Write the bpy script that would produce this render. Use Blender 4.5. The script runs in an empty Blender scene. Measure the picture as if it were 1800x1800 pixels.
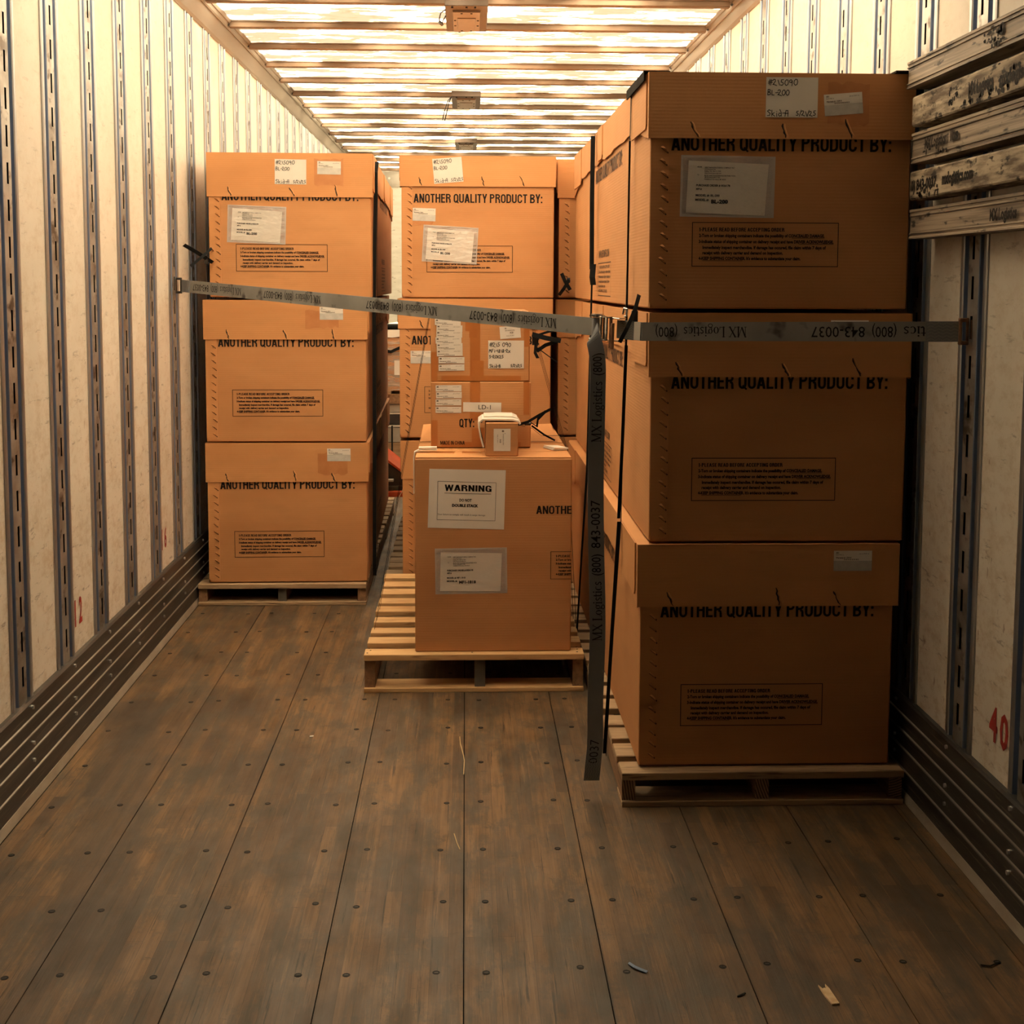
import bpy, bmesh, math, random
from mathutils import Vector, Matrix
C = bpy.context.scene.collection
S = bpy.context.scene
rnd = random.Random(7)

# ------------------------------------------------------------------ camera, light, exposure
cam_d = bpy.data.cameras.new('camera'); cam = bpy.data.objects.new('camera', cam_d); C.objects.link(cam)
S.camera = cam
CAM_H, PITCH, YAW, ROLL = 1.4775, .0902, .0354, .0037
fw = Vector((math.sin(YAW)*math.cos(PITCH), math.cos(YAW)*math.cos(PITCH), -math.sin(PITCH)))
rt = Vector((math.cos(YAW), -math.sin(YAW), 0)); up = rt.cross(fw)
r2 = rt*math.cos(ROLL)+up*math.sin(ROLL); u2 = -rt*math.sin(ROLL)+up*math.cos(ROLL)
m3 = Matrix((r2, u2, -fw)).transposed()
cam.matrix_world = Matrix.Translation((0, 0, CAM_H)) @ m3.to_4x4()
cam_d.sensor_fit = 'HORIZONTAL'; cam_d.sensor_width = 36
cam_d.lens = 2318.3165/1800*36
cam_d.shift_y = -(900-706.7496)/1800
cam_d.clip_start = .02; cam_d.clip_end = 100

w = bpy.data.worlds.new('world'); S.world = w; w.use_nodes = True
w.node_tree.nodes['Background'].inputs[0].default_value = (1, .86, .68, 1)
w.node_tree.nodes['Background'].inputs[1].default_value = .02
sun_d = bpy.data.lights.new('sun', 'SUN'); sun = bpy.data.objects.new('sun', sun_d); C.objects.link(sun)
sun_d.energy = 148; sun_d.color = (1, .93, .80); sun_d.angle = .01
sun.rotation_euler = (math.radians(-14), math.radians(-12), 0); sun.location = (0, 6, 8)
S.view_settings.view_transform = 'Standard'; S.view_settings.look = 'None'
S.view_settings.gamma = 1; S.view_settings.exposure = 0; S.view_settings.use_curve_mapping = False
S.cycles.max_bounces = 10; S.cycles.diffuse_bounces = 7; S.cycles.transmission_bounces = 8; S.cycles.transparent_max_bounces = 12
S.cycles.sample_clamp_indirect = 6

# ------------------------------------------------------------------ helpers
def tag(o, label=None, cat=None, group=None, kind=None):
    if label: o['label'] = label
    if cat: o['category'] = cat
    if group: o['group'] = group
    if kind: o['kind'] = kind
    return o
def empty(name, loc=(0,0,0), rz=0, parent=None):
    o = bpy.data.objects.new(name, None); C.objects.link(o); o.location = loc; o.rotation_euler = (0,0,rz)
    o.empty_display_size = .1
    if parent: o.parent = parent
    return o
def link(name, me, parent=None, loc=None, rz=None):
    o = bpy.data.objects.new(name, me); C.objects.link(o)
    if parent: o.parent = parent
    if loc is not None: o.location = loc
    if rz is not None: o.rotation_euler = (0,0,rz)
    return o
class MB:
    def __init__(s): s.v=[]; s.f=[]; s.m=[]
    def add(s, vs, fs, mi=0):
        n=len(s.v); s.v += [tuple(v) for v in vs]; s.f += [tuple(i+n for i in f) for f in fs]; s.m += [mi]*len(fs); return s
    def box(s, x0,x1,y0,y1,z0,z1, mi=0, rot=None, at=None):
        vs=[Vector((x,y,z)) for z in (z0,z1) for y in (y0,y1) for x in (x0,x1)]
        if rot is not None: vs=[rot@v for v in vs]
        if at is not None: vs=[v+Vector(at) for v in vs]
        return s.add(vs,[(0,2,3,1),(4,5,7,6),(0,1,5,4),(2,6,7,3),(0,4,6,2),(1,3,7,5)],mi)
    def quad(s,a,b,c,d,mi=0): return s.add([a,b,c,d],[(0,1,2,3)],mi)
    def prism(s, prof, axis, a, b, mi=0, cap=True):
        # prof: closed 2d loop; axis 'x','y','z' is the extrusion direction
        def P(q,t): return {'x':(t,q[0],q[1]),'y':(q[0],t,q[1]),'z':(q[0],q[1],t)}[axis]
        n=len(prof); vs=[P(q,a) for q in prof]+[P(q,b) for q in prof]
        fs=[(i,(i+1)%n,(i+1)%n+n,i+n) for i in range(n)]
        if cap: fs += [tuple(range(n-1,-1,-1)), tuple(range(n,2*n))]
        return s.add(vs,fs,mi)
    def sheet(s, prof, axis, a, b, mi=0):
        def P(q,t): return {'x':(t,q[0],q[1]),'y':(q[0],t,q[1]),'z':(q[0],q[1],t)}[axis]
        n=len(prof); vs=[P(q,a) for q in prof]+[P(q,b) for q in prof]
        return s.add(vs,[(i,i+1,i+1+n,i+n) for i in range(n-1)],mi)
    def tube(s, pts, r, n=6, mi=0):
        pts=[Vector(p) for p in pts]; rings=[]
        for i,p in enumerate(pts):
            d=(pts[min(i+1,len(pts)-1)]-pts[max(i-1,0)]).normalized()
            a=d.orthogonal().normalized() if i==0 else (rings[-1][1]-d*rings[-1][1].dot(d)).normalized()
            b=d.cross(a); rings.append(([p+(a*math.cos(k*2*math.pi/n)+b*math.sin(k*2*math.pi/n))*r for k in range(n)],a))
        vs=[v for R,_ in rings for v in R]; fs=[]
        for i in range(len(pts)-1):
            for k in range(n): fs.append((i*n+k,i*n+(k+1)%n,(i+1)*n+(k+1)%n,(i+1)*n+k))
        fs += [tuple(range(n-1,-1,-1)), tuple(range((len(pts)-1)*n,len(pts)*n))]
        return s.add(vs,fs,mi)
    def ribbon(s, pts, wd, width, th=.0012, mi=0):
        # flat band along pts; wd = width direction(s)
        pts=[Vector(p) for p in pts]; W=[Vector(wd[i] if isinstance(wd,list) else wd).normalized() for i in range(len(pts))]
        vs=[]; 
        for i,p in enumerate(pts):
            d=(pts[min(i+1,len(pts)-1)]-pts[max(i-1,0)]).normalized(); n=d.cross(W[i]).normalized()
            a=W[i]*width/2; b=n*th/2
            vs += [p-a-b,p+a-b,p+a+b,p-a+b]
        fs=[]
        for i in range(len(pts)-1):
            for k in range(4): fs.append((i*4+k,i*4+(k+1)%4,i*4+4+(k+1)%4,i*4+4+k))
        e=len(vs)-4; fs += [(3,2,1,0),(e,e+1,e+2,e+3)]
        return s.add(vs,fs,mi)
    def cyl(s, c, axis, r, h, n=12, mi=0):
        c=Vector(c); a=Vector(axis).normalized(); return s.tube([c, c+a*h], r, n, mi)
    def mesh(s, name, mats, bevel=0, smooth=False):
        me=bpy.data.meshes.new(name); me.from_pydata(s.v,[],s.f)
        for m in (mats if isinstance(mats,(list,tuple)) else [mats]): me.materials.append(m)
        me.polygons.foreach_set('material_index', s.m)
        if bevel:
            bm=bmesh.new(); bm.from_mesh(me); bmesh.ops.bevel(bm, geom=bm.edges[:], offset=bevel, segments=1, affect='EDGES', clamp_overlap=True); bm.to_mesh(me); bm.free()
        if smooth: me.polygons.foreach_set('use_smooth',[True]*len(me.polygons))
        me.update(); return me
    def obj(s, name, mats, parent=None, bevel=0, smooth=False, loc=None, rz=None):
        return link(name, s.mesh(name,mats,bevel,smooth), parent, loc, rz)

# ------------------------------------------------------------------ materials
def ramp_mix(nt, fac, a, b):
    n=nt.nodes.new('ShaderNodeMix'); n.data_type='RGBA'; nt.links.new(fac, n.inputs[0])
    for i,v in ((6,a),(7,b)):
        if hasattr(v,'is_linked'): nt.links.new(v,n.inputs[i])
        else: n.inputs[i].default_value=(*v,1)
    return n.outputs[2]
def maprange(nt, src, a, b, c=0, d=1):
    n=nt.nodes.new('ShaderNodeMapRange'); nt.links.new(src,n.inputs[0])
    for i,v in enumerate((a,b,c,d)): n.inputs[1+i].default_value=v
    return n.outputs[0]
def mth(nt, op, a, b=None):
    n=nt.nodes.new('ShaderNodeMath'); n.operation=op
    for i,v in enumerate((a,b)):
        if v is None: continue
        if hasattr(v,'is_linked'): nt.links.new(v,n.inputs[i])
        else: n.inputs[i].default_value=v
    return n.outputs[0]
def coords(nt, scale=(1,1,1), rand=True):
    t=nt.nodes.new('ShaderNodeTexCoord'); src=t.outputs['Object']
    if rand:
        oi=nt.nodes.new('ShaderNodeObjectInfo'); cm=nt.nodes.new('ShaderNodeCombineXYZ')
        k=mth(nt,'MULTIPLY',oi.outputs['Random'],37.0); nt.links.new(k,cm.inputs[0]); nt.links.new(k,cm.inputs[1]); nt.links.new(k,cm.inputs[2])
        va=nt.nodes.new('ShaderNodeVectorMath'); nt.links.new(src,va.inputs[0]); nt.links.new(cm.outputs[0],va.inputs[1]); src=va.outputs[0]
    mp=nt.nodes.new('ShaderNodeMapping'); nt.links.new(src,mp.inputs[0]); mp.inputs['Scale'].default_value=scale
    return mp.outputs[0]
def noise(nt, co, scale, detail=4, rough=.55):
    n=nt.nodes.new('ShaderNodeTexNoise'); nt.links.new(co,n.inputs['Vector'])
    n.inputs['Scale'].default_value=scale; n.inputs['Detail'].default_value=detail; n.inputs['Roughness'].default_value=rough
    return n.outputs[0]
def mat(name, c1, c2=None, rough=.6, metal=0, scale=6, stretch=(1,1,1), lo=.35, hi=.65, bump=0, c3=None, s3=20, st3=None, lo3=.62, hi3=.7, spec=.5, rand=True, detail=4):
    m=bpy.data.materials.new(name); m.use_nodes=True; nt=m.node_tree; b=nt.nodes['Principled BSDF']
    b.inputs['Roughness'].default_value=rough; b.inputs['Metallic'].default_value=metal; b.inputs['Specular IOR Level'].default_value=spec
    if c2 is None: b.inputs['Base Color'].default_value=(*c1,1); return m
    co=coords(nt,stretch,rand); nz=noise(nt,co,scale,detail); col=ramp_mix(nt,maprange(nt,nz,lo,hi),c1,c2)
    if c3 is not None:
        n3=noise(nt,coords(nt,st3 or stretch,rand),s3,3); col=ramp_mix(nt,maprange(nt,n3,lo3,hi3),col,c3)
    nt.links.new(col,b.inputs['Base Color'])
    if bump:
        bp=nt.nodes.new('ShaderNodeBump'); bp.inputs['Strength'].default_value=bump; bp.inputs['Distance'].default_value=.004
        nt.links.new(nz,bp.inputs['Height']); nt.links.new(bp.outputs[0],b.inputs['Normal'])
    return m

CARD1=(.445,.210,.083); CARD2=(.385,.171,.064)
def card_mat(name, a, b, flute='z'):
    m=mat(name,a,b,rough=.72,scale=2.2,stretch=(1,1,2.5),lo=.3,hi=.7,c3=tuple(x*.87 for x in a),s3=5,st3=(1,1,4),lo3=.55,hi3=.75,spec=.25)
    nt=m.node_tree; bs=nt.nodes['Principled BSDF']
    wv=nt.nodes.new('ShaderNodeTexWave'); wv.wave_type='BANDS'; wv.bands_direction='Z'; wv.inputs['Scale'].default_value=34; wv.inputs['Distortion'].default_value=.6
    t=nt.nodes.new('ShaderNodeTexCoord'); nt.links.new(t.outputs['Object'],wv.inputs[0])
    nz=noise(nt,coords(nt),9,5)
    h=mth(nt,'ADD',mth(nt,'MULTIPLY',wv.outputs[1],.10),mth(nt,'MULTIPLY',nz,.5))
    bp=nt.nodes.new('ShaderNodeBump'); bp.inputs['Strength'].default_value=.22; bp.inputs['Distance'].default_value=.006
    nt.links.new(h,bp.inputs['Height']); nt.links.new(bp.outputs[0],bs.inputs['Normal'])
    return m
M_card=card_mat('cardboard',CARD1,CARD2)
M_card2=card_mat('cardboard_light',(.48,.226,.088),(.425,.190,.070))
M_edge=mat('cardboard_edge',(.55,.30,.13),(.3,.13,.04),scale=60)
M_tear=mat('cardboard_tear_shadow',(.012,.006,.003),rough=.9)
M_tape=mat('packing_tape',(.36,.125,.032),(.33,.11,.028),rough=.28,scale=8)
M_tapemark=mat('tape_residue',(.40,.160,.052),(.36,.135,.040),rough=.6,scale=25)
M_ink=mat('black_ink',(.008,.006,.005),rough=.7,spec=.2)
M_inkfade=mat('faded_ink',(.05,.026,.015),rough=.7,spec=.2)
M_paper=mat('white_paper',(.80,.76,.70),(.72,.68,.61),rough=.7,scale=4)
M_paperg=mat('grey_paper',(.52,.50,.46),(.44,.42,.39),rough=.7,scale=40)
M_foam=mat('white_foam_sheet',(.86,.82,.74),(.8,.76,.68),rough=.6,scale=8)
M_hand=mat('marker_ink',(.01,.009,.01),rough=.5)
M_red=mat('red_paint',(.32,.018,.012),(.22,.02,.015),rough=.6,scale=50)
def pouch_mat():
    m=bpy.data.materials.new('clear_plastic_pouch'); m.use_nodes=True; nt=m.node_tree; b=nt.nodes['Principled BSDF']
    b.inputs['Base Color'].default_value=(.76,.74,.71,1); b.inputs['Roughness'].default_value=.22
    nz=noise(nt,coords(nt,(1,1,2.2)),11,3); bp=nt.nodes.new('ShaderNodeBump'); bp.inputs['Strength'].default_value=.6; bp.inputs['Distance'].default_value=.01
    nt.links.new(nz,bp.inputs['Height']); nt.links.new(bp.outputs[0],b.inputs['Normal'])
    tr=nt.nodes.new('ShaderNodeBsdfTransparent'); mx=nt.nodes.new('ShaderNodeMixShader'); mx.inputs[0].default_value=.52
    nt.links.new(tr.outputs[0],mx.inputs[1]); nt.links.new(b.outputs[0],mx.inputs[2]); nt.links.new(mx.outputs[0],nt.nodes['Material Output'].inputs[0])
    return m
M_pouch=pouch_mat()
def film_mat():
    m=bpy.data.materials.new('stretch_wrap'); m.use_nodes=True; nt=m.node_tree; b=nt.nodes['Principled BSDF']
    b.inputs['Base Color'].default_value=(.7,.66,.6,1); b.inputs['Roughness'].default_value=.2
    tr=nt.nodes.new('ShaderNodeBsdfTransparent'); mx=nt.nodes.new('ShaderNodeMixShader')
    nz=noise(nt,coords(nt,(1,1,6)),6,4); nt.links.new(maprange(nt,nz,.4,.7,.15,.6),mx.inputs[0])
    nt.links.new(tr.outputs[0],mx.inputs[1]); nt.links.new(b.outputs[0],mx.inputs[2]); nt.links.new(mx.outputs[0],nt.nodes['Material Output'].inputs[0])
    return m
M_film=film_mat()
# setting
def wall_mat():
    m=mat('cream_liner_panel',(.72,.665,.58),(.64,.585,.495),rough=.5,scale=3,stretch=(1,1,1),lo=.35,hi=.7,rand=False)
    nt=m.node_tree; b=nt.nodes['Principled BSDF']; col=b.inputs['Base Color'].links[0].from_socket
    # speckled grime, heavier low down; scuffs along the trailer
    t=nt.nodes.new('ShaderNodeTexCoord'); sp=nt.nodes.new('ShaderNodeSeparateXYZ'); nt.links.new(t.outputs['Object'],sp.inputs[0])
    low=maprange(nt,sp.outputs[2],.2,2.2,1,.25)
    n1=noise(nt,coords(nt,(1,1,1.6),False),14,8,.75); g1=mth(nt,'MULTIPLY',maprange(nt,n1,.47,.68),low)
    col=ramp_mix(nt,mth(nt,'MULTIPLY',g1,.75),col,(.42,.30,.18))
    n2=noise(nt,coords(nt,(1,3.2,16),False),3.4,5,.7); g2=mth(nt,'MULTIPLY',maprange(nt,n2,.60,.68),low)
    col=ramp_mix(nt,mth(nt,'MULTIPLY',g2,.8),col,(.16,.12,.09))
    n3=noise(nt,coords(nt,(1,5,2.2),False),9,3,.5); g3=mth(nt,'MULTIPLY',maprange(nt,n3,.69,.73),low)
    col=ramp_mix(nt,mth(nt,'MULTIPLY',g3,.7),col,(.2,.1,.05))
    nt.links.new(col,b.inputs['Base Color']); return m
M_wall=wall_mat()
M_strip=mat('galvanised_strip',(.42,.41,.385),(.21,.18,.15),rough=.42,metal=.75,scale=7,stretch=(1,1,1.2),lo=.38,hi=.66,c3=(.085,.058,.038),s3=16,lo3=.55,hi3=.68)
M_flange=mat('post_flange',(.40,.41,.42),(.28,.27,.27),rough=.35,metal=.8,scale=9,stretch=(1,1,.3))
M_groove=mat('post_groove_blue',(.17,.22,.33),(.22,.27,.37),rough=.35,metal=.5,scale=9,stretch=(1,1,.3))
M_black=mat('deep_black',(.004,.004,.004),rough=.9,spec=.1)
M_kick=mat('scuff_rail_dark',(.085,.078,.070),(.045,.040,.036),rough=.42,metal=.6,scale=4,stretch=(1,.5,6),c3=(.2,.16,.12),s3=9,st3=(1,.6,14),lo3=.6,hi3=.72,rand=False)
M_rib=mat('scuff_rail_rib',(.36,.33,.28),(.20,.175,.145),rough=.4,metal=.6,scale=3,stretch=(1,.8,1),rand=False)
M_rivet=mat('rivet_metal',(.62,.6,.56),rough=.3,metal=.9)
M_toprail=mat('top_rail_aluminium',(.36,.315,.26),(.28,.24,.195),rough=.42,metal=.7,scale=2,stretch=(1,.4,4),rand=False)
M_strip_fl=mat('floor_edge_aluminium',(.42,.37,.30),(.30,.25,.19),rough=.5,metal=.3,scale=12,stretch=(1,.4,1),rand=False)
M_bow=mat('roof_bow_steel',(.20,.135,.085),(.16,.105,.066),rough=.5,metal=.3,scale=3,stretch=(1,1,3))
def roof_mat():
    m=bpy.data.materials.new('translucent_roof_sheet'); m.use_nodes=True; nt=m.node_tree
    for n in list(nt.nodes):
        if n.type=='BSDF_PRINCIPLED': nt.nodes.remove(n)
    out=nt.nodes['Material Output']
    co=coords(nt,(.9,3.0,1),False); n1=noise(nt,co,2.6,5,.62); n2=noise(nt,coords(nt,(1.2,5,1),False),8,6,.7)
    c=ramp_mix(nt,maprange(nt,n1,.43,.50),(.80,.69,.52),(.031,.0262,.0193))
    c=ramp_mix(nt,maprange(nt,n2,.52,.62,0,.95),c,(.0235,.0176,.0105))
    tl=nt.nodes.new('ShaderNodeBsdfTranslucent'); df=nt.nodes.new('ShaderNodeBsdfDiffuse'); nt.links.new(c,tl.inputs[0])
    df.inputs[0].default_value=(.6,.52,.4,1)
    mx=nt.nodes.new('ShaderNodeMixShader'); mx.inputs[0].default_value=.3
    nt.links.new(tl.outputs[0],mx.inputs[1]); nt.links.new(df.outputs[0],mx.inputs[2]); nt.links.new(mx.outputs[0],out.inputs[0])
    return m
M_roof=roof_mat()
def floor_mat():
    m=bpy.data.materials.new('worn_hardwood_floor'); m.use_nodes=True; nt=m.node_tree; b=nt.nodes['Principled BSDF']; L=nt.links
    t=nt.nodes.new('ShaderNodeTexCoord'); sp=nt.nodes.new('ShaderNodeSeparateXYZ'); L.new(t.outputs['Object'],sp.inputs[0])
    cm=nt.nodes.new('ShaderNodeCombineXYZ'); L.new(sp.outputs[1],cm.inputs[0]); L.new(sp.outputs[0],cm.inputs[1])
    br=nt.nodes.new('ShaderNodeTexBrick'); L.new(cm.outputs[0],br.inputs[0])
    br.inputs['Color1'].default_value=(.150,.082,.035,1); br.inputs['Color2'].default_value=(.050,.031,.018,1); br.inputs['Mortar'].default_value=(.04,.022,.011,1)
    br.inputs['Scale'].default_value=1; br.inputs['Mortar Size'].default_value=.0006; br.inputs['Brick Width'].default_value=.62; br.inputs['Row Height'].default_value=.0381; br.offset=.37; br.inputs['Bias'].default_value=0.0
    col=br.outputs[0]
    n=noise(nt,coords(nt,(1,.7,1),False),2.6,6,.6); col=ramp_mix(nt,maprange(nt,n,.45,.62,0,.55),col,(.21,.112,.044))
    g=noise(nt,coords(nt,(22,.55,1),False),4,7,.7); col=ramp_mix(nt,maprange(nt,g,.42,.66,0,.6),col,(.046,.028,.015))
    n=noise(nt,coords(nt,(9,.9,1),False),2.2,6,.7); col=ramp_mix(nt,maprange(nt,n,.50,.57,0,.6),col,(.055,.043,.028))
    n=noise(nt,coords(nt,(3.2,1.6,1),False),3.0,8,.75); col=ramp_mix(nt,maprange(nt,n,.50,.58,0,.6),col,(.048,.039,.027))
    n=noise(nt,coords(nt,(20,.8,1),False),3.3,6,.7); col=ramp_mix(nt,maprange(nt,n,.58,.70,0,.5),col,(.24,.13,.054))
    # scratches, checks and gouges
    n=noise(nt,coords(nt,(30,.8,1),False),3,6,.72); col=ramp_mix(nt,maprange(nt,n,.60,.65,0,.85),col,(.018,.011,.007))
    n=noise(nt,coords(nt,(5,22,1),False),2.4,6,.78); col=ramp_mix(nt,maprange(nt,n,.63,.67,0,.7),col,(.024,.016,.010))
    n=noise(nt,coords(nt,(10,7,1),False),3,4,.8); col=ramp_mix(nt,maprange(nt,n,.70,.73,0,.8),col,(.02,.013,.009))
    # darker slanted strip beside the left wall
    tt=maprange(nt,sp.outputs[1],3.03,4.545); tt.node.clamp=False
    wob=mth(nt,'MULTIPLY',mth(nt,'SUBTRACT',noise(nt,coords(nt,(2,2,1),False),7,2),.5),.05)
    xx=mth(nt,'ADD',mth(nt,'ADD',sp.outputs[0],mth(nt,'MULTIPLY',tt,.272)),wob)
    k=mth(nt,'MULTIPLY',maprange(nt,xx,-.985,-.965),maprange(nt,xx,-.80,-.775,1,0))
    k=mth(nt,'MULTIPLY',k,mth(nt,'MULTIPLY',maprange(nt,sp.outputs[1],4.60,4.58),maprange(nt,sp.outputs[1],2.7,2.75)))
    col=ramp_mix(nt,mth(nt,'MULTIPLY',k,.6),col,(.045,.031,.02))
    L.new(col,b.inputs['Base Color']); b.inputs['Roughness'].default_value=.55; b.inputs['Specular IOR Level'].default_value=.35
    rn=noise(nt,coords(nt,(3,1,1),False),4,4); L.new(maprange(nt,rn,.3,.7,.42,.7),b.inputs['Roughness'])
    bp=nt.nodes.new('ShaderNodeBump'); bp.inputs['Strength'].default_value=.35; bp.inputs['Distance'].default_value=.003; L.new(g,bp.inputs['Height']); L.new(bp.outputs[0],b.inputs['Normal'])
    return m
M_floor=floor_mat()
M_screw=mat('screw_head_dark',(.014,.011,.009),(.007,.006,.005),rough=.7,scale=200,spec=.2)
# objects
M_pal=mat('pallet_pine',(.62,.40,.19),(.50,.29,.12),rough=.75,scale=3,stretch=(1,14,14),c3=(.30,.15,.06),s3=5,st3=(1.5,24,24),lo3=.58,hi3=.7)
M_pal2=mat('pallet_weathered',(.36,.24,.135),(.27,.17,.09),rough=.8,scale=3,stretch=(1,14,14),c3=(.12,.07,.035),s3=5,st3=(1.5,24,24),lo3=.56,hi3=.7)
M_str=mat('pallet_stringer',(.26,.14,.068),(.17,.09,.042),rough=.8,scale=5,stretch=(10,1,10),c3=(.13,.07,.035),s3=8,st3=(16,1.5,16),lo3=.58,hi3=.7)
M_strgrey=mat('pallet_stringer_grey',(.10,.085,.065),(.06,.05,.038),rough=.85,scale=14)
def endgrain():
    m=mat('pallet_end_grain',(.30,.18,.09),(.22,.12,.06),rough=.8,scale=8); nt=m.node_tree; b=nt.nodes['Principled BSDF']
    wv=nt.nodes.new('ShaderNodeTexWave'); wv.wave_type='RINGS'; wv.rings_direction='Y'; wv.inputs['Scale'].default_value=42; wv.inputs['Distortion'].default_value=1.5
    t=nt.nodes.new('ShaderNodeTexCoord'); mp=nt.nodes.new('ShaderNodeMapping'); mp.inputs['Location'].default_value=(-.75,0,-.17); nt.links.new(t.outputs['Object'],mp.inputs[0]); nt.links.new(mp.outputs[0],wv.inputs[0])
    nt.links.new(ramp_mix(nt,wv.outputs[1],(.07,.035,.018),(.38,.235,.12)),b.inputs['Base Color']); return m
M_end=endgrain()
M_web=mat('grey_webbing',(.25,.24,.22),(.19,.18,.165),rough=.75,scale=5,stretch=(1,1,1),spec=.15,c3=(.07,.06,.055),s3=12,lo3=.6,hi3=.7)
M_webd=mat('dark_webbing',(.19,.192,.2),(.15,.152,.16),rough=.6,scale=5)
M_stitch=mat('webbing_stitching',(.27,.255,.23),rough=.7)
M_zinc=mat('zinc_steel',(.62,.60,.56),(.45,.40,.33),rough=.25,metal=1,scale=20)
M_rust=mat('rusty_steel',(.30,.15,.08),(.16,.08,.045),rough=.5,metal=.6,scale=40)
M_darkst=mat('dark_steel',(.09,.085,.08),(.05,.045,.04),rough=.35,metal=.9,scale=20)
M_band=mat('black_poly_band',(.007,.007,.007),rough=.75,spec=.12)
M_beam=mat('worn_beam_wood',(.36,.285,.20),(.105,.075,.05),rough=.8,spec=.2,scale=7,stretch=(6,1.1,7),lo=.40,hi=.60,c3=(.03,.022,.016),s3=11,st3=(3,2.0,5),lo3=.56,hi3=.66,bump=.5,detail=8)
M_beam2=mat('worn_beam_aluminium',(.32,.25,.185),(.13,.095,.068),rough=.6,metal=.15,spec=.3,scale=5,stretch=(6,.4,20),lo=.40,hi=.60,c3=(.035,.026,.02),s3=9,st3=(3,1.3,6),lo3=.60,hi3=.68,detail=7)
M_beamscrape=mat('peeled_black_paint',(.010,.008,.007),(.025,.018,.013),rough=.8,scale=60,spec=.1)
M_lamp=mat('lamp_housing_brown',(.105,.072,.050),(.09,.062,.042),rough=.5,metal=.2,scale=6)
M_lens=mat('lamp_lens',(.27,.20,.14),(.23,.17,.115),rough=.35,scale=40)
M_wire=mat('black_wire',(.02,.02,.024),rough=.4)
M_orange=mat('orange_enamel',(.36,.05,.014),(.26,.034,.01),rough=.4,scale=8)
M_mach=mat('black_machine',(.018,.017,.016),(.03,.027,.025),rough=.5,scale=12)
M_grey=mat('grey_slats',(.33,.30,.25),(.24,.21,.17),rough=.7,scale=6)
M_nose=mat('nose_wall_sheet',(.62,.60,.52),(.52,.50,.42),rough=.5,scale=5,stretch=(1,1,3),c3=(.3,.26,.2),s3=16,lo3=.64,hi3=.72)
M_edgeb=mat('black_edge_board',(.012,.010,.009),(.02,.016,.013),rough=.95,scale=30,spec=.05)
M_blue=mat('blue_tape',(.10,.15,.24),rough=.5)
M_chip=mat('pale_wood_chip',(.62,.46,.28),(.5,.33,.18),rough=.8,scale=60)
M_straw=mat('straw_fibre',(.40,.28,.14),rough=.7)

# ------------------------------------------------------------------ lettering
_tc={}
def text2d(s, bold=0, shear=0):
    k=(s,bold,shear)
    if k in _tc: return _tc[k]
    cu=bpy.data.curves.new('t','FONT'); cu.body=s; cu.size=1; cu.offset=bold; cu.shear=shear; cu.resolution_u=2; cu.fill_mode='FRONT'
    o=bpy.data.objects.new('t',cu); C.objects.link(o); bpy.context.view_layer.update()
    dg=bpy.context.evaluated_depsgraph_get(); me=bpy.data.meshes.new_from_object(o.evaluated_get(dg))
    vs=[(v.co.x,v.co.y) for v in me.vertices]; fs=[tuple(p.vertices) for p in me.polygons]
    C.objects.unlink(o); bpy.data.objects.remove(o); bpy.data.curves.remove(cu); bpy.data.meshes.remove(me)
    _tc[k]=(vs,fs); return _tc[k]
_H=None
def capH():
    global _H
    if _H is None: vs,_=text2d('H'); _H=max(v[1] for v in vs)
    return _H
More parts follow.
